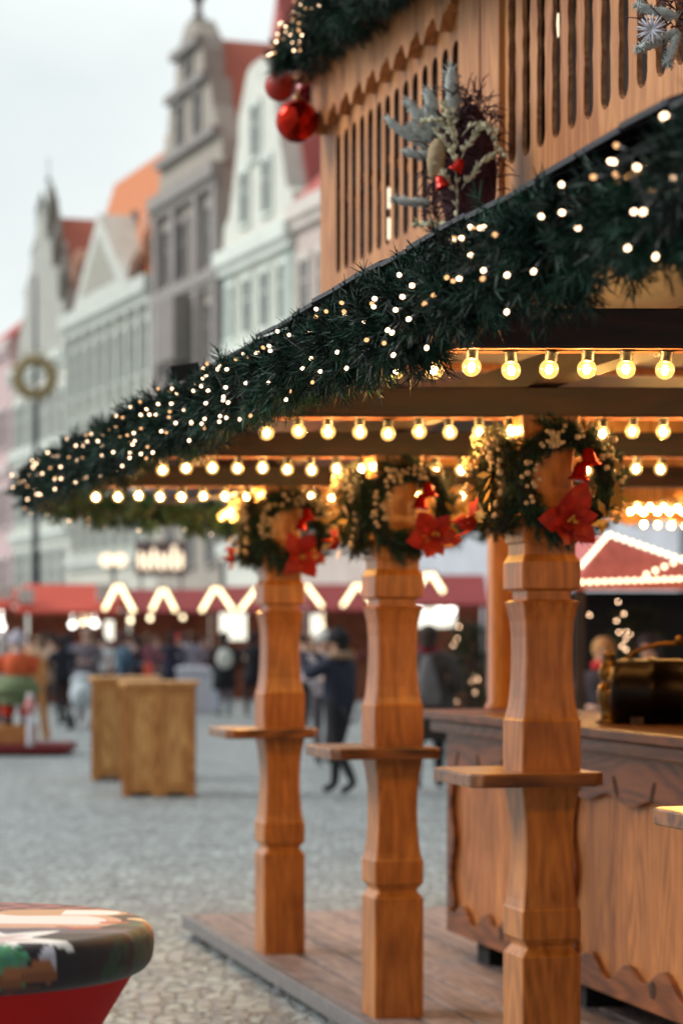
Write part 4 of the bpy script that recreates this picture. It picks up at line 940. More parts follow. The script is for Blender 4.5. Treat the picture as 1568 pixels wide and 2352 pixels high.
# ------------------------------------------------------------------ lit fir trees and the red-roofed hut on the right
def fir_tree(label, px, Y, h, r, lights, seed, z0=0):
    t = thing('fir_tree', label, 'fir tree', (at(px, Y), Y, z0)); rs = random.Random(seed); P, D, L = [], [], []
    for i in range(620):
        u = rs.random()**.75; z = h*(.08+.9*u); rr = r*(1-u)*.95+.03; a = rs.uniform(0, 2*math.pi); q = rs.uniform(.25, 1)
        P.append((rr*q*math.cos(a), rr*q*math.sin(a), z)); D.append((math.cos(a), math.sin(a), rs.uniform(-.5,.25))); L.append(.16*rs.uniform(.7,1.3))
    me = fir_mesh('crown', P, D, L, 26, .05, .006); me.materials.append(M['fir_olive']); link('crown', me, t)
    b = MB(); b.tube([(0,0,0),(0,0,h*.5),(0,0,h)], [.06,.035,.008], 8); b.build('trunk', 'slat_dark', t)
    ls = thing('fairy_light_string', 'round fairy lights hung in the '+label.split(' fir')[0]+' fir tree', 'fairy lights', (at(px, Y), Y, z0), 0, 'fairy lights on the fir trees')
    bm_ = MB(); bm_.ball((0,0,0), .0065, 8, 6); me = bm_.mesh('fairy_bulb'); me.materials.append(M['bokeh'])
    pts = []
    for (lx, lz) in lights: pts.append(Vector((lx, -max(.05, r*(1-lz/h))*.95-.06, lz)))
    for p_ in pts: link('fairy_bulb', me, ls, p_)
    b = MB(); b.tube(pts, .003, 5); b.build('cable', 'wire', ls)
def fl(px0, Y, pts): return [((x-px0)/F*Y, zz(y, Y)) for x, y in pts]
fir_tree('small dark fir tree between the farthest crowd and the bar counter', 1076, 27.5, 1.86, .26, fl(1076, 27.5, [(1048,1467),(1040,1482),(1052,1545),(1040,1550),(1055,1565),(1040,1565),(1088,1548),(1080,1565),(1095,1560),(1052,1440),(1088,1590),(1047,1610)]), 3)
fir_tree('dark fir tree in the shade of the red-roofed hut', 1455, 21.4, 1.95, .5, fl(1455, 21.4, [(1415,1383),(1428,1410),(1412,1426),(1433,1450),(1423,1484),(1432,1492),(1442,1457),(1432,1468),(1500,1463),(1497,1470),(1350,1413),(1331,1417),(1416,1452)]), 5)
rh = thing('market_stall', 'red-roofed market stall outlined with bright bulbs, right edge', 'stall', (at(1400, 20), 20, 0), 0, 'market stalls across the square')
X_ = lambda px: (px-1400)/F*20
Z_ = lambda py: zz(py, 20)
b = MB(); b.add([(X_(1318),0,Z_(1342)),(X_(1395),0,Z_(1232)),(X_(1700),0,Z_(1342)),(X_(1395),2.7,Z_(1225)+.1),(X_(1318),2.7,Z_(1342)),(X_(1700),2.7,Z_(1342))], [(0,2,1),(0,1,3,4),(1,2,5,3)]); b.build('gable_roof', plain('red_roof_cloth', lin(196,104,100), .8), rh)
b = MB(); b.box(X_(1312),X_(1720),-.06,-.01,Z_(1355),Z_(1342)); b.build('fascia', plain('red_fascia', lin(190,90,60), .6), rh)
b = MB(); b.box(X_(1325),X_(1720),2.6,2.7,0,2.08); b.build('back_wall', 'black', rh)
b = MB(); b.box(X_(1325),X_(1720),-.05,.25,0,1.05); b.build('counter', 'slat_dark', rh)
for x in (1330, 1700):
    b = MB(); b.box(X_(x)-.04,X_(x)+.04,-.04,.04,0,Z_(1350)); b.build('post', 'slat_dark', rh)
bl = MB(); bl.ball((0,0,0), .017, 10, 8); blm = bl.mesh('bulb'); blm.materials.append(M['warm_lamp'])
ls = thing('bulb_string', 'bright bulbs outlining the red gable of the right-hand stall', 'light string', (at(1400, 20), 19.85, 0), 0, 'bulb outlines on the stalls')
def line(p, q, n): return [(p[0]+(q[0]-p[0])*i/(n-1), p[1]+(q[1]-p[1])*i/(n-1)) for i in range(n)]
allp = line((1332,1338),(1570,1330),15)+line((1330,1300),(1388,1234),8)+line((1395,1230),(1575,1292),12)+line((1478,1320),(1560,1285),5)
for x, y in allp: link('bulb', blm, ls, (X_(x), 0, Z_(y)))
b = MB(); pts = [(X_(x),.01,Z_(y)) for x, y in allp]
for k0, k1 in ((0,15),(15,23),(23,35),(35,40)): b.tube(pts[k0:k1], .004, 5)
b.build('cable', 'wire', ls)

# ------------------------------------------------------------------ stalls across the square with lit chevrons
M['awning_red'] = plain('awning_bright_red', lin(206, 84, 66), .8, 0, .1, 2)
M['awning_dark'] = plain('awning_dark_red', lin(150, 58, 58), .8, 0, .12, 2)
M['stall_wood'] = wood('stall_wood', lin(96, 46, 26), lin(160, 88, 52), 'z', .6, 0)
def stall(label, px0, px1, Y, py0, py1, awn, lamps=(), panel=None, caps=()):
    t = thing('market_stall', label, 'stall', (at((px0+px1)/2, Y), Y, 0), 0, 'market stalls across the square')
    w = (px1-px0)/F*Y/2; za, zb = zz(py0, Y), zz(py1, Y)
    b = MB(); b.add([(-w,-.7,zb),(w,-.7,zb),(w,.9,za),(-w,.9,za),(-w,-.7,zb-.08),(w,-.7,zb-.08),(w,2.4,zb+.1),(-w,2.4,zb+.1)], [(0,1,2,3),(0,4,5,1),(3,2,6,7)]); b.build('awning', awn, t)
    b = MB(); b.box(-w+.1,w-.1,2.2,2.3,0,zb); b.build('back_wall', 'stall_wood', t)
    b = MB(); b.box(-w+.1,w-.1,-.4,.1,0,.95); b.box(-w+.05,w-.05,-.5,.2,.952,1.0); b.build('counter', 'stall_wood', t)
    for sx in (-w+.06, w-.06):
        for sy in (-.45, 2.1):
            b = MB(); b.box(sx-.05,sx+.05,sy-.05,sy+.05,0,zb+(.05 if sy < 0 else .0)); b.build('post', 'stall_wood', t)
    rs = random.Random(int(px0)); 
    for k in range(6):
        b = MB(); x = -w+.3+(2*w-.6)*k/5; c_ = random.choice([(186,120,70),(200,186,170),(120,60,60),(90,80,86),(206,160,96)])
        b.lathe([(.02,1.003),(.12,1.003),(.14,1.12),(.1,1.2+rs.uniform(0,.1)),(.02,1.28)], 12, T=Matrix.Translation((x,-.2,0))); b.build('goods', cloth(c_), t)
    for (px, py, r_, m_) in lamps:
        b = MB(); b.ball((at(px, Y)-t.location.x, .0, zz(py, Y)), r_, 12, 9); b.tube([(at(px, Y)-t.location.x,0,zz(py, Y)+r_),(at(px, Y)-t.location.x,0,zb+.15)], .01, 5); b.build('hanging_lamp', m_, t)
    if panel:
        b = MB(); b.box(at(panel[0], Y)-t.location.x, at(panel[1], Y)-t.location.x, 1.0, 1.06, zz(panel[3], Y), zz(panel[2], Y)); b.build('lit_interior_panel', 'panel_glow', t)  # added glowing panel standing in for the stall's bright interior
    for (px, py, s_) in caps:
        b = MB(); b.box(at(px, Y)-t.location.x-s_, at(px, Y)-t.location.x+s_, -.4-.06, -.28, zz(py, Y)-s_*.9, zz(py, Y)+s_*.9); b.build('white_sign', plain('white_sign_board', lin(226,212,204), .7), t, bevel=.02)
    return t
stall('bright red awning stall left of the light chevrons', 42, 278, 60, 1340, 1404, 'awning_red', [(167,1435,0.080,'white_lamp'),(190,1430,0.060,'warm_lamp'),(218,1432,0.090,'white_lamp'),(205,1428,0.050,'warm_lamp')], (232,252,1425,1470), ((65,1370,.2),(248,1362,.24)))
stall('small red awning stall at the left picture edge', -90, 36, 62, 1350, 1396, 'awning_red', [(5,1440,0.080,'white_lamp'),(0,1425,0.070,'white_lamp')], None, ((17,1362,.2),))
stall('dark red awning stall under the first light chevrons', 284, 470, 66, 1352, 1404, 'awning_dark', [(345,1420,0.060,'warm_lamp'),(300,1425,0.060,'warm_lamp'),(420,1418,0.050,'warm_lamp')])
stall('dark red awning stall with the bright white interior', 474, 700, 64, 1345, 1402, 'awning_dark', [(605,1420,0.050,'warm_lamp')], (500,562,1405,1470))
stall('dark red awning stall between the farthest and middle posts', 704, 880, 62, 1340, 1400, 'awning_dark', [(740,1440,0.060,'warm_lamp')], (712,735,1410,1460))
stall('dark red awning stall with warm lamps behind the grey-coated walker', 884, 1118, 52, 1318, 1388, 'awning_dark', [(960,1396,0.080,'white_lamp'),(1010,1392,0.100,'white_lamp'),(1035,1400,0.100,'white_lamp'),(1022,1385,0.075,'white_lamp')], (950,1050,1395,1440), ())
def chevron(ax, ay, lx, ly, rx, ry, Y, label):
    t = thing('light_chevron', label, 'light bars', (at(ax, Y), Y, zz(ay, Y)), 0, 'lit chevrons on the stall fronts')
    for (x, y) in ((lx, ly), (rx, ry)):
        if x is None: continue
        dx, dz = (x-ax)/F*Y, -(y-ay)/F*Y
        sgn = 1 if dx > 0 else -1
        b = MB(); b.tube([(sgn*.04,0,-.05),(dx,0,dz)], .05, 10); b.build('light_bar', 'neon', t)
        b = MB(); b.tube([(sgn*.04,.1,-.02),(dx*1.03,.1,dz*1.03)], .1, 8); b.build('gable_board', 'stall_wood', t)
for ch in [(272,1340,240,1400,308,1405,58.5,'lit chevron at the right end of the bright red awning'),
           (375,1350,348,1402,404,1404,64.5,'lit chevron on the left half of the first dark red awning'),
           (497,1346,462,1404,536,1402,62.5,'lit chevron above the bright white stall interior'),
           (594,1346,551,1402,640,1402,62.6,'lit chevron half hidden behind the farthest post'),
           (700,1340,660,1392,740,1393,60.5,'lit chevron emerging right of the farthest post'),
           (822,1338,786,1392,860,1392,60.6,'lit chevron cut by the middle post on its left'),
           (986,1312,950,1362,1018,1360,50.5,'lit chevron right of the middle post wreath')]: chevron(*ch)
def white_box(px, Y, w, h, label):
    b = MB(); b.box(-w/2,w/2,-w/2,w/2,0,h*.86); b.box(-w/2-.03,w/2+.03,-w/2-.03,w/2+.03,h*.862,h); ob = b.build('white_bin', cloth((206,206,216)), None, (at(px, Y), Y, 0), bevel=.03); tag(ob, label, 'bin')
white_box(456, 52, .85, 1.0, 'white plastic bin in front of the far stalls')
for px, Y, c_, lab in ((328, 50, (232,92,66), 'orange-red bag held among the crowd right of the blue jacket'), (352, 50.5, (206,206,196), 'cream shopping bag beside the orange-red bag')):
    b = MB(); b.rings([[(w_*math.cos(2*math.pi*j/4+math.pi/4), d_*math.sin(2*math.pi*j/4+math.pi/4), z_) for j in range(4)] for w_, d_, z_ in ((.24,.12,0),(.28,.15,.1),(.27,.14,.4),(.25,.1,.45))], 0, False); b.tube([(-.12,0,.44),(-.06,0,.62),(.06,0,.62),(.12,0,.44)], .012, 6)
    ob = b.build('shopping_bag', cloth(c_), None, (at(px, Y), Y, .62 if c_[1] < 100 else .25)); tag(ob, lab, 'bag')

# ------------------------------------------------------------------ the row of town houses
PH = math.atan2(.345, .9386)
def rowpt(t, n=0): return Vector((-5.1-.345*t+.9386*n, 100+.9386*t+.345*n, 0))
def tiles(name, c):
    m, nt, b = newmat(name); tc = N(nt, 'ShaderNodeTexCoord'); wv_ = N(nt, 'ShaderNodeTexWave'); wv_.inputs['Scale'].default_value = 3; wv_.bands_direction = 'Z'; wv_.inputs['Distortion'].default_value = 1.5
    nt.links.new(tc.outputs['Object'], wv_.inputs['Vector']); cr = N(nt, 'ShaderNodeValToRGB'); cr.color_ramp.elements[0].color = [k*.75 for k in c[:3]]+[1]; cr.color_ramp.elements[1].color = c
    nt.links.new(wv_.outputs['Fac'], cr.inputs[0]); nt.links.new(cr.outputs[0], b.inputs['Base Color']); b.inputs['Roughness'].default_value = .8; return m
M['tile_red'] = tiles('red_roof_tiles', lin(208, 120, 98)); M['tile_orange'] = tiles('orange_roof_tiles', lin(222, 138, 92)); M['tile_rose'] = tiles('rose_roof_tiles', lin(196, 104, 98))
M['win_dark'] = plain('window_glass', lin(84, 86, 88), .15, 0, .3, 2)
WALL = {}
def wallmat(rgb):
    if rgb not in WALL: WALL[rgb] = plain('plaster_%d_%d_%d' % rgb, lin(*rgb), .85, 0, .12, 1.2)
    return WALL[rgb]
def win_mesh(w, h, fr, arch=False):
    b = MB(); b.box(-.10,.0,-w/2-.14,-w/2,-.12,h+.2); b.box(-.10,.0,w/2,w/2+.14,-.12,h+.2); b.box(-.12,.0,-w/2-.1401,w/2+.1401,h+.0,h+.26); b.box(-.16,.0,-w/2-.2,w/2+.2,-.26,-.1201)
    b.box(-.05,-.01,-.04,.04,-.11,h); b.box(-.0502,-.01,-w/2,w/2,h*.62,h*.62+.07)
    f = b.mesh('window'); f.materials.append(fr)
    b = MB(); b.box(-.02,.02,-w/2,w/2,-.12,h); p_ = b.mesh('pane'); p_.materials.append(M['win_dark'])
    return f, p_
def house(label, t0, t1, h, wall, bands=(), wins=(), win=(1.1,1.9), frame=None, depth=14, roof=None, parapet=None, group='town houses along the square'):
    o = rowpt(t0); r = thing('town_house', label, 'house', tuple(o), PH, group); w = t1-t0
    fr = wallmat(frame or wall)
    b = MB(); b.box(0,depth,0,w,0,h); b.build('wall', wallmat(wall), r)
    for (z, th, pr) in bands:
        b = MB(); b.box(-pr,.0,-.05,w+.05,z,z+th); b.box(-pr*.6,.0,-.02,w+.02,z-th*.6,z); b.build('cornice', fr, r)
    if wins:
        f, p_ = win_mesh(*win, fr)
        for (y, z) in wins:
            o_ = link('window', f, r, (-.004,y,z)); link('pane', p_, o_)
    return r, w
def gable(r, prof, yc, zb, th, mat, x0=0):
    """prof: (half width, z) from bottom up"""
    b = MB(); poly = [(yc-hw_, z) for hw_, z in prof]+[(yc+hw_, z) for hw_, z in reversed(prof)]
    b.prism(poly, x0-.02, x0+th, 'yz'); return b.build('gable', mat, r)
grid = lambda ys, zs: [(y, z) for z in zs for y in ys]
# dark stone house with baroque gable
stone = (172,164,153)
r, w = house('tall grey stone house with stepped baroque gable and finial', -.6, 9.2, 21.2, stone, [(20.6,.6,.5),(16.4,.5,.35),(12.2,.5,.4),(8.0,.4,.3)], grid([1.4,3.5,5.6,7.9],[9.0,13.2,17.2])+grid([1.6,4.6,7.6],[4.8]), (1.2,2.3), (156,150,146))
gable(r, [(h_, 21.2+(z_-21.2)*.88) for h_, z_ in [(4.9,21.2),(4.6,22.3),(4.3,22.8),(3.4,24.2),(3.0,25.6),(2.2,25.8),(2.05,27.2),(1.7,27.9),(.9,28.7),(.5,29.0)]], 4.7, 21.2, .9, wallmat(stone))
b = MB(); b.lathe([(.3,28.95),(.32,29.2),(.15,29.3),(.15,29.8),(.34,30.1),(.3,30.4),(.05,30.8)], 14, T=Matrix.Translation((.4,4.7,-.94))); b.build('finial', wallmat((110,104,96)), r)
for z_, hw_ in ((22.4,4.4),(25.0,2.9),(26.7,2.0)):
    b = MB(); b.box(-.35,.0,4.7-hw_,4.7+hw_,z_,z_+.35); b.build('cornice', wallmat((156,150,146)), r)
for y in (.35,3.0,6.4,9.3):
    b = MB(); b.box(-.3,.0,y-.28,y+.28,8.4,20.4); b.build('pilaster', wallmat((164,156,154)), r)
f, p_ = win_mesh(.9, 1.8, wallmat((156,150,146)))
for y, z in ((3.4,22.9),(6.0,22.9),(4.7,25.3)): o_ = link('window', f, r, (-.03,y,z)); link('pane', p_, o_)
b = MB(); b.box(-.34,.0,1.2,8.4,8.5,10.0); b.build('cream_sign_band', wallmat((226,214,178)), r)
b = MB(); b.box(-1.1,.0,3.4,6.2,13.4,16.1); b.build('oriel', wallmat((142,136,130)), r)
b = MB(); b.add([(.9,-.05,21.2),(.9,9.85,21.2),(.9,4.7,27.4),(15,-.05,21.2),(15,9.85,21.2),(15,4.7,27.4)], [(0,2,5,3),(1,4,5,2),(0,1,2),(3,5,4)]); b.build('roof', 'tile_red', r)
# pale green-white house
pale = (222,223,213)
r, w = house('pale mint white house with a plain steep gable', -9.7, -.7, 17.3, pale, [(16.7,.6,.45),(12.9,.45,.4),(9.0,.4,.35),(5.0,.4,.3)], grid([1.2,3.4,5.6,7.8],[6.0,9.9,13.8]), (1.1,2.0), (226,232,224))
gable(r, [(h_, 17.3+(z_-17.3)*.84) for h_, z_ in [(4.5,17.3),(4.3,18.6),(3.6,19.0),(2.4,22.4),(2.3,23.6),(1.2,25.4),(.6,25.6)]], 4.5, 17.3, .8, wallmat(pale))
f, p_ = win_mesh(1.0, 1.9, wallmat((226,232,224)))
for y, z in ((3.1,18.2),(5.9,18.2),(4.5,20.6)): o_ = link('window', f, r, (-.03,y,z)); link('pane', p_, o_)
b = MB(); b.box(-.06,-.0,.2,1.3,12.95,16.7); b.build('quoin', wallmat((186,198,190)), r); b = MB(); b.box(-.06,0,7.7,8.8,12.95,16.7); b.build('quoin', wallmat((186,198,190)), r)
b = MB(); b.add([(.8,-.0,17.3),(.8,9.0,17.3),(.8,4.5,27.0),(15,0,17.3),(15,9.0,17.3),(15,4.5,27.0)], [(0,2,5,3),(1,4,5,2),(0,1,2),(3,5,4)]); b.build('roof', 'tile_rose', r)
b = MB(); b.tube([(-.1,8.8,0),(-.1,8.8,17)], .09, 8); b.build('drainpipe', wallmat((120,124,124)), r)
# pinkish house next to it, mostly behind the hut
r, w = house('pinkish house right of the mint one, mostly behind the hut', -18.5, -9.8, 17.8, (206,190,182), [(17.2,.6,.4),(12.8,.4,.3),(8.6,.4,.3)], grid([1.2,3.3,5.4,7.5],[5.0,9.5,13.6]), (1.1,2.0), (222,212,204))
b = MB(); b.add([(-.3,-.0,17.8),(-.3,8.7,17.8),(5,8.7,23),(5,0,23),(12,0,17.8),(12,8.7,17.8)], [(0,1,2,3),(3,2,5,4)]); b.build('roof', 'tile_rose', r)
r, w = house('pale grey-blue house farther right, glimpsed under the canopy', -40, -18.6, 16, (196,200,208), [(15.4,.6,.4),(8.6,.4,.3)], grid([2+2.6*i for i in range(8)],[5.0,9.5,12.4]), (1.1,2.0), (214,218,222))
b = MB(); b.add([(-.3,0,16),(-.3,21.4,16),(5,21.4,21),(5,0,21),(12,0,16),(12,21.4,16)], [(0,1,2,3),(3,2,5,4)]); b.build('roof', 'tile_rose', r)
# long grey house with pediment
lg = (206,204,192)
r, w = house('long pale grey house with a triangular pediment and tall pilasters', 9.3, 25.6, 17.9, lg, [(17.2,.75,.6),(9.2,.5,.4),(5.2,.4,.3)], grid([1.2+1.95*i for i in range(8)],[6.0,10.2,13.8]), (1.0,2.2), (206,210,202))
for i in range(9):
    b = MB(); y = .25+1.95*i; b.box(-.3,0,y-.22,y+.22,9.7,17.0); b.build('pilaster', wallmat((206,210,202)), r)
b = MB(); b.prism([(3.4,17.98),(13.6,17.98),(8.5,22.0)], -.5, 1.2, 'yz'); b.build('pediment', wallmat((206,208,200)), r)
b = MB(); b.prism([(5.2,18.4),(11.8,18.4),(8.5,21.0)], -.53, -.4, 'yz'); b.build('tympanum', wallmat((168,166,154)), r)
b = MB(); b.add([(1.2,3.2,18),(1.2,13.8,18),(1.2,8.5,22.3),(7.5,3.2,18),(7.5,13.8,18),(7.5,8.5,22.3)], [(0,2,5,3),(1,4,5,2),(3,5,4)]); b.build('pediment_roof', plain('grey_slate_roof', lin(134,138,140), .7, 0, .2, 2), r)
b = MB(); b.add([(.2,-.0,17.95),(.2,16.3,17.95),(2.3,16.0,24.9),(2.3,0,24.9),(9,0,17.95),(9,16.3,17.95)], [(0,1,2,3),(3,2,5,4),(0,3,4),(1,5,2)]); b.build('roof', 'tile_orange', r)
for y in (2.2,6.8): 
    b = MB(); b.box(2.6,3.6,y,y+.9,19,25.8); b.build('chimney', wallmat((216,190,150)), r)
b = MB(); b.box(-.25,0,3.2,12.5,10.0,11.2); b.build('balcony', wallmat((222,226,222)), r)
for k, (y, x, z, rr_) in enumerate(((2.0,.3,19.9,.75),(3.6,.2,18.8,.95),(2.9,.6,20.8,.5))):
    d = thing('satellite_dish', ('small','large','tiny')[k]+' white round dish on the roof edge of the long grey house', 'dish', tuple(rowpt(9.3+y, x)+Vector((0,0,z-1.2))), PH-R(40), 'white dishes on the roofs')
    b = MB(); b.lathe([(.02,.12),(rr_*.5,.06),(rr_*.9,-.06),(rr_,-.1),(rr_,-.13),(rr_*.5,.02),(.02,.07)], 20, T=Matrix.Translation((-.2,0,1.2)) @ Matrix.Rotation(R(-75),4,'Y')); b.build('reflector', wallmat((232,234,232)), d)
    b = MB(); b.tube([(0,0,-1.0),(0,0,1.2)], .05, 6); b.build('mast', wallmat((120,120,120)), d)
# gothic gabled house
gt = (216,215,206)
r, w = house('pale house with a tall pointed gothic gable and slim spire', 25.7, 39.0, 16.5, gt, [(16.0,.5,.4),(11.5,.4,.3),(7.0,.4,.3)], grid([1.4,3.6,5.8,8.0,10.2,12.2],[4.0,8.0,12.2]), (1.1,2.2), (214,220,212))
gable(r, [(6.6,16.5),(5.6,17.4),(5.2,18.6),(4.1,19.2),(3.7,20.6),(2.6,21.2),(2.3,22.4),(1.3,22.8),(1.0,23.8),(.5,24.4),(.25,24.8)], 6.2, 16.5, .9, wallmat((178,178,170)))
b = MB(); b.lathe([(.35,23.4),(.3,24.2),(.12,25.0),(.05,26.0)], 8, T=Matrix.Translation((.4,6.2,0))); b.tube([(.4,6.2,25.9),(.4,6.2,27.4)], .03, 6); b.ball((.4,6.2,26.2), .15, 10, 8); b.build('spire', wallmat((110,116,112)), r)
for k, (y, z) in enumerate(((1.0,18.4),(2.2,20.4),(3.8,22.4),(8.6,22.4),(10.2,20.4),(11.4,18.4),(4.9,24.6),(7.5,24.6))):
    b = MB(); b.lathe([(.3,z-1.4),(.26,z),(.36,z+.1),(.04,z+1.2)], 6, T=Matrix.Translation((.3,y,0))); b.build('pinnacle', wallmat((150,148,140)), r)
b = MB(); b.add([(.9,-.0,16.5),(.9,12.6,16.5),(.9,6.2,24.2),(16,0,16.5),(16,12.6,16.5),(16,6.2,24.2)], [(0,2,5,3),(1,4,5,2),(0,1,2),(3,5,4)]); b.build('roof', 'tile_red', r)
b = MB(); b.box(2,4,-.5,1.2,17,19.3); b.build('dormer', wallmat((96,94,92)), r)
d = thing('satellite_dish', 'white round dish in front of the red roof of the gothic-gabled house', 'dish', tuple(rowpt(25.6, .6)+Vector((0,0,19.5))), PH-R(40), 'white dishes on the roofs')
b = MB(); rr_ = .9; b.lathe([(.02,.12),(rr_*.5,.06),(rr_*.9,-.06),(rr_,-.1),(rr_,-.13),(rr_*.5,.02),(.02,.07)], 20, T=Matrix.Translation((-.2,0,1.2)) @ Matrix.Rotation(R(-75),4,'Y')); b.build('reflector', wallmat((232,234,232)), d)
b = MB(); b.tube([(0,0,-1.6),(0,0,1.2)], .05, 6); b.build('mast', wallmat((120,120,120)), d)
# far pink houses on the left
r, w = house('pink house at the far left behind the gothic-gabled one', 39.2, 46, 18.5, (208,182,182), [(17.9,.5,.4),(11,.4,.3)], grid([1.3,3.4,5.5],[4,8,12.5]), (1.1,2.0), (218,202,200))
b = MB(); b.add([(-.3,0,18.5),(-.3,6.8,18.5),(4,6.8,22),(4,0,22),(10,0,18.5),(10,6.8,18.5)], [(0,1,2,3),(3,2,5,4),(0,3,4)]); b.build('roof', 'tile_rose', r)
r, w = house('last pale rose house closing the square at the left edge', 46.2, 62, 16.5, (206,186,186), [(16,.5,.4)], grid([2+2.4*i for i in range(6)],[4,8,12]), (1.1,2.0), (214,200,198))
b = MB(); b.add([(-.3,0,16.5),(-.3,15.8,16.5),(5,15.8,20),(5,0,20),(10,0,16.5),(10,15.8,16.5)], [(0,1,2,3),(3,2,5,4)]); b.build('roof', 'tile_rose', r)
# shop signs on the ground floors: glowing blurred lettering
sg = thing('shop_sign', 'glowing cream shop lettering on the dark stone house', 'sign', (at(370,84), 84, zz(1316,84)), 0)
b = MB(); b.box(-.9,.9,.06,.12,-.1,1.1); b.build('board', wallmat((120,96,96)), sg)
for i in range(7):
    x = -.72+.235*i; b = MB(); hgt = (.72,.6,.86,.62,.66,.92,.7)[i]
    if i % 2: b.box(x-.075,x+.075,0,.05,.12,.12+hgt*.9); b.box(x+.075,x+.11,0,.05,.12,.2)
    else: b.rings([[(x+.085*math.cos(2*math.pi*j/16)*k, yv, .12+hgt*.45+hgt*.45*math.sin(2*math.pi*j/16)*k) for j in range(16)] for yv, k in ((0,1),(.05,1))], 0, False)
    b.build('letter', 'sign_glow', sg)
b = MB(); b.tube([(-.7,.09,-3.8),(-.7,.09,-.05)], .05, 6); b.tube([(.7,.09,-3.8),(.7,.09,-.05)], .05, 6); b.build('support', wallmat((90,86,90)), sg)
b = MB(); b.box(-1.2,1.2,-.3,.3,-4.28,-3.8); b.build('base', wallmat((110,106,106)), sg)
lp = thing('street_lamp', 'street lamp with two glowing globes above the red stall', 'street lamp', (at(261,72), 72, 0))
b = MB(); b.lathe([(.16,0),(.14,.3),(.07,.5),(.05,3.9),(.05,4.0)], 12); b.tube([(-.2,0,3.7),(0,0,3.5),(.2,0,3.7)], .03, 6); b.build('pole', wallmat((90,92,96)), lp)
for sx in (-.2, .2):
    b = MB(); b.ball((sx,0,3.92), .21, 16, 10); b.build('globe', 'sign_glow', lp)
# decorative mast with a light ring
ms = thing('decorated_mast', 'tall thin mast carrying a large round golden ring ornament', 'mast', (at(82,88), 88, 0))
b = MB(); b.tube([(0,0,0),(0,0,8),(0,0,14.8)], [.16,.11,.05], 8); b.build('pole', wallmat((98,98,104)), ms)
zc = zz(868, 88); rr_ = .62
b = MB(); b.rings([[((rr_+.2*math.cos(2*math.pi*i/8))*math.cos(2*math.pi*j/32), -.2+.2*math.sin(2*math.pi*i/8), zc+(rr_+.2*math.cos(2*math.pi*i/8))*math.sin(2*math.pi*j/32)) for i in range(8)] for j in range(32)], 0, True, False, True); b.build('ring', plain('golden_ring', lin(170,150,108), .6, 0, .3, 5), ms)
for j in range(16):
    b = MB(); a = 2*math.pi*j/16; b.tube([((rr_+.15)*math.cos(a),-.2,zc+(rr_+.15)*math.sin(a)),((rr_+.42)*math.cos(a),-.2,zc+(rr_+.42)*math.sin(a))], [.08,.03], 6); b.build('ray', cloth((150,140,120)), ms)

# ------------------------------------------------------------------ sky, sun, camera
w = bpy.data.worlds.new('World'); SC.world = w; w.use_nodes = True; nt = w.node_tree
bgn = nt.nodes['Background']; sky = N(nt, 'ShaderNodeTexSky'); sky.sky_type = 'NISHITA'; sky.sun_disc = False
EL, AZ = R(38), R(-84)
sky.sun_elevation = EL; sky.sun_rotation = AZ
tc = N(nt, 'ShaderNodeTexCoord'); mp = N(nt, 'ShaderNodeMapping'); mp.inputs['Scale'].default_value = (1, 1, 2.2); nt.links.new(tc.outputs['Generated'], mp.inputs[0])
nz = N(nt, 'ShaderNodeTexNoise'); nz.inputs['Scale'].default_value = 4.5; nz.inputs['Detail'].default_value = 4; nz.inputs['Roughness'].default_value = .45; nt.links.new(mp.outputs[0], nz.inputs[0])
cr = N(nt, 'ShaderNodeValToRGB'); cr.color_ramp.elements[0].position = .34; cr.color_ramp.elements[1].position = .66
cr.color_ramp.elements[0].color = (.74, .80, .79, 1); cr.color_ramp.elements[1].color = (.93, .98, .965, 1); nt.links.new(nz.outputs[0], cr.inputs[0])
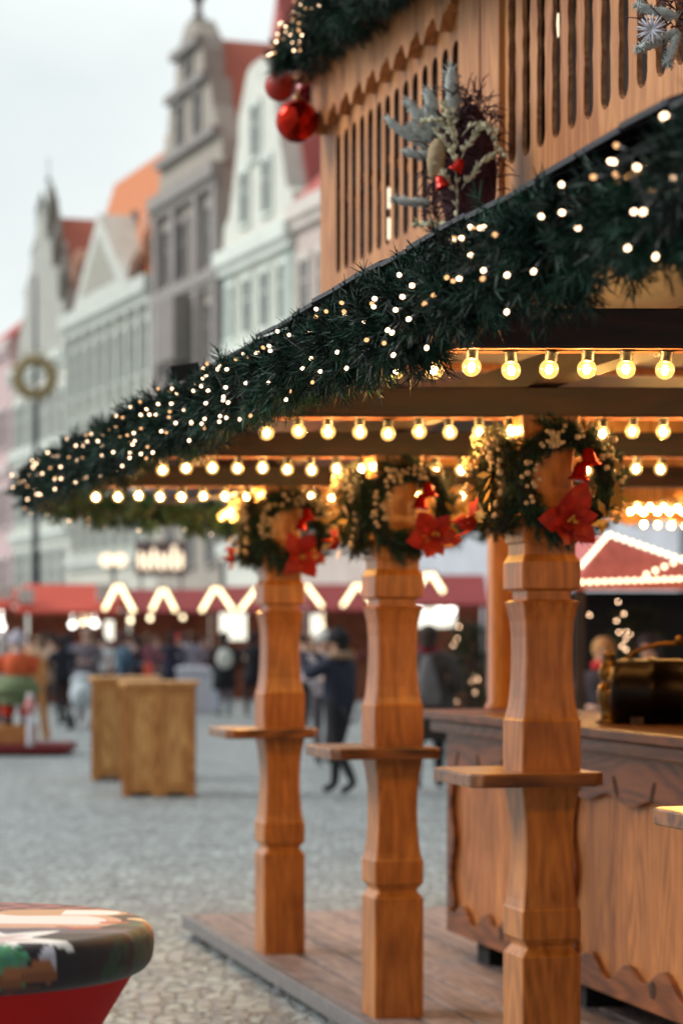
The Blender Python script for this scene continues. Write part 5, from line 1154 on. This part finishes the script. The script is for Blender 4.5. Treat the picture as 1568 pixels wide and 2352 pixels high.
sc_ = N(nt, 'ShaderNodeVectorMath', operation='SCALE'); sc_.inputs['Scale'].default_value = 9.0; nt.links.new(cr.outputs[0], sc_.inputs[0])
dt = N(nt, 'ShaderNodeVectorMath', operation='DOT_PRODUCT'); dt.inputs[1].default_value = (-.62, .72, .3); nt.links.new(tc.outputs['Generated'], dt.inputs[0])
mr = N(nt, 'ShaderNodeMapRange'); mr.inputs['From Min'].default_value = -.8; mr.inputs['From Max'].default_value = .6; mr.inputs['To Min'].default_value = 2.5; mr.inputs['To Max'].default_value = 9.2
nt.links.new(dt.outputs['Value'], mr.inputs['Value']); nt.links.new(mr.outputs[0], sc_.inputs['Scale'])
mx = N(nt, 'ShaderNodeMix', data_type='RGBA'); mx.inputs[0].default_value = .93; nt.links.new(sky.outputs[0], mx.inputs[6]); nt.links.new(sc_.outputs[0], mx.inputs[7])
nt.links.new(mx.outputs[2], bgn.inputs[0]); bgn.inputs[1].default_value = .1
sl = bpy.data.lights.new('sun', 'SUN'); sl.energy = 1.9; sl.angle = R(25); sl.color = (1, .97, .93); so = bpy.data.objects.new('sun', sl); COL.objects.link(so)
sd = Vector((math.sin(AZ)*math.cos(EL), math.cos(AZ)*math.cos(EL), math.sin(EL)))
so.rotation_euler = sd.to_track_quat('Z', 'Y').to_euler(); so.location = (-20, -10, 30)
cam = bpy.data.cameras.new('camera'); co = bpy.data.objects.new('camera', cam); COL.objects.link(co); SC.camera = co
co.location = (0, 0, CAMZ); co.rotation_euler = (R(90), 0, 0)
cam.sensor_width = 36; cam.sensor_fit = 'AUTO'; cam.lens = F/2352*36; cam.shift_y = (1460-1176)/2352
cam.clip_start = .1; cam.clip_end = 4000
cam.dof.use_dof = True; cam.dof.focus_distance = 6.0; cam.dof.aperture_fstop = 3.0
SC.view_settings.view_transform = 'Standard'; SC.view_settings.look = 'None'; SC.view_settings.exposure = .3; SC.view_settings.gamma = 1
SC.cycles.use_denoising = True; SC.cycles.sample_clamp_indirect = 3; SC.cycles.max_bounces = 8; SC.cycles.transparent_max_bounces = 12
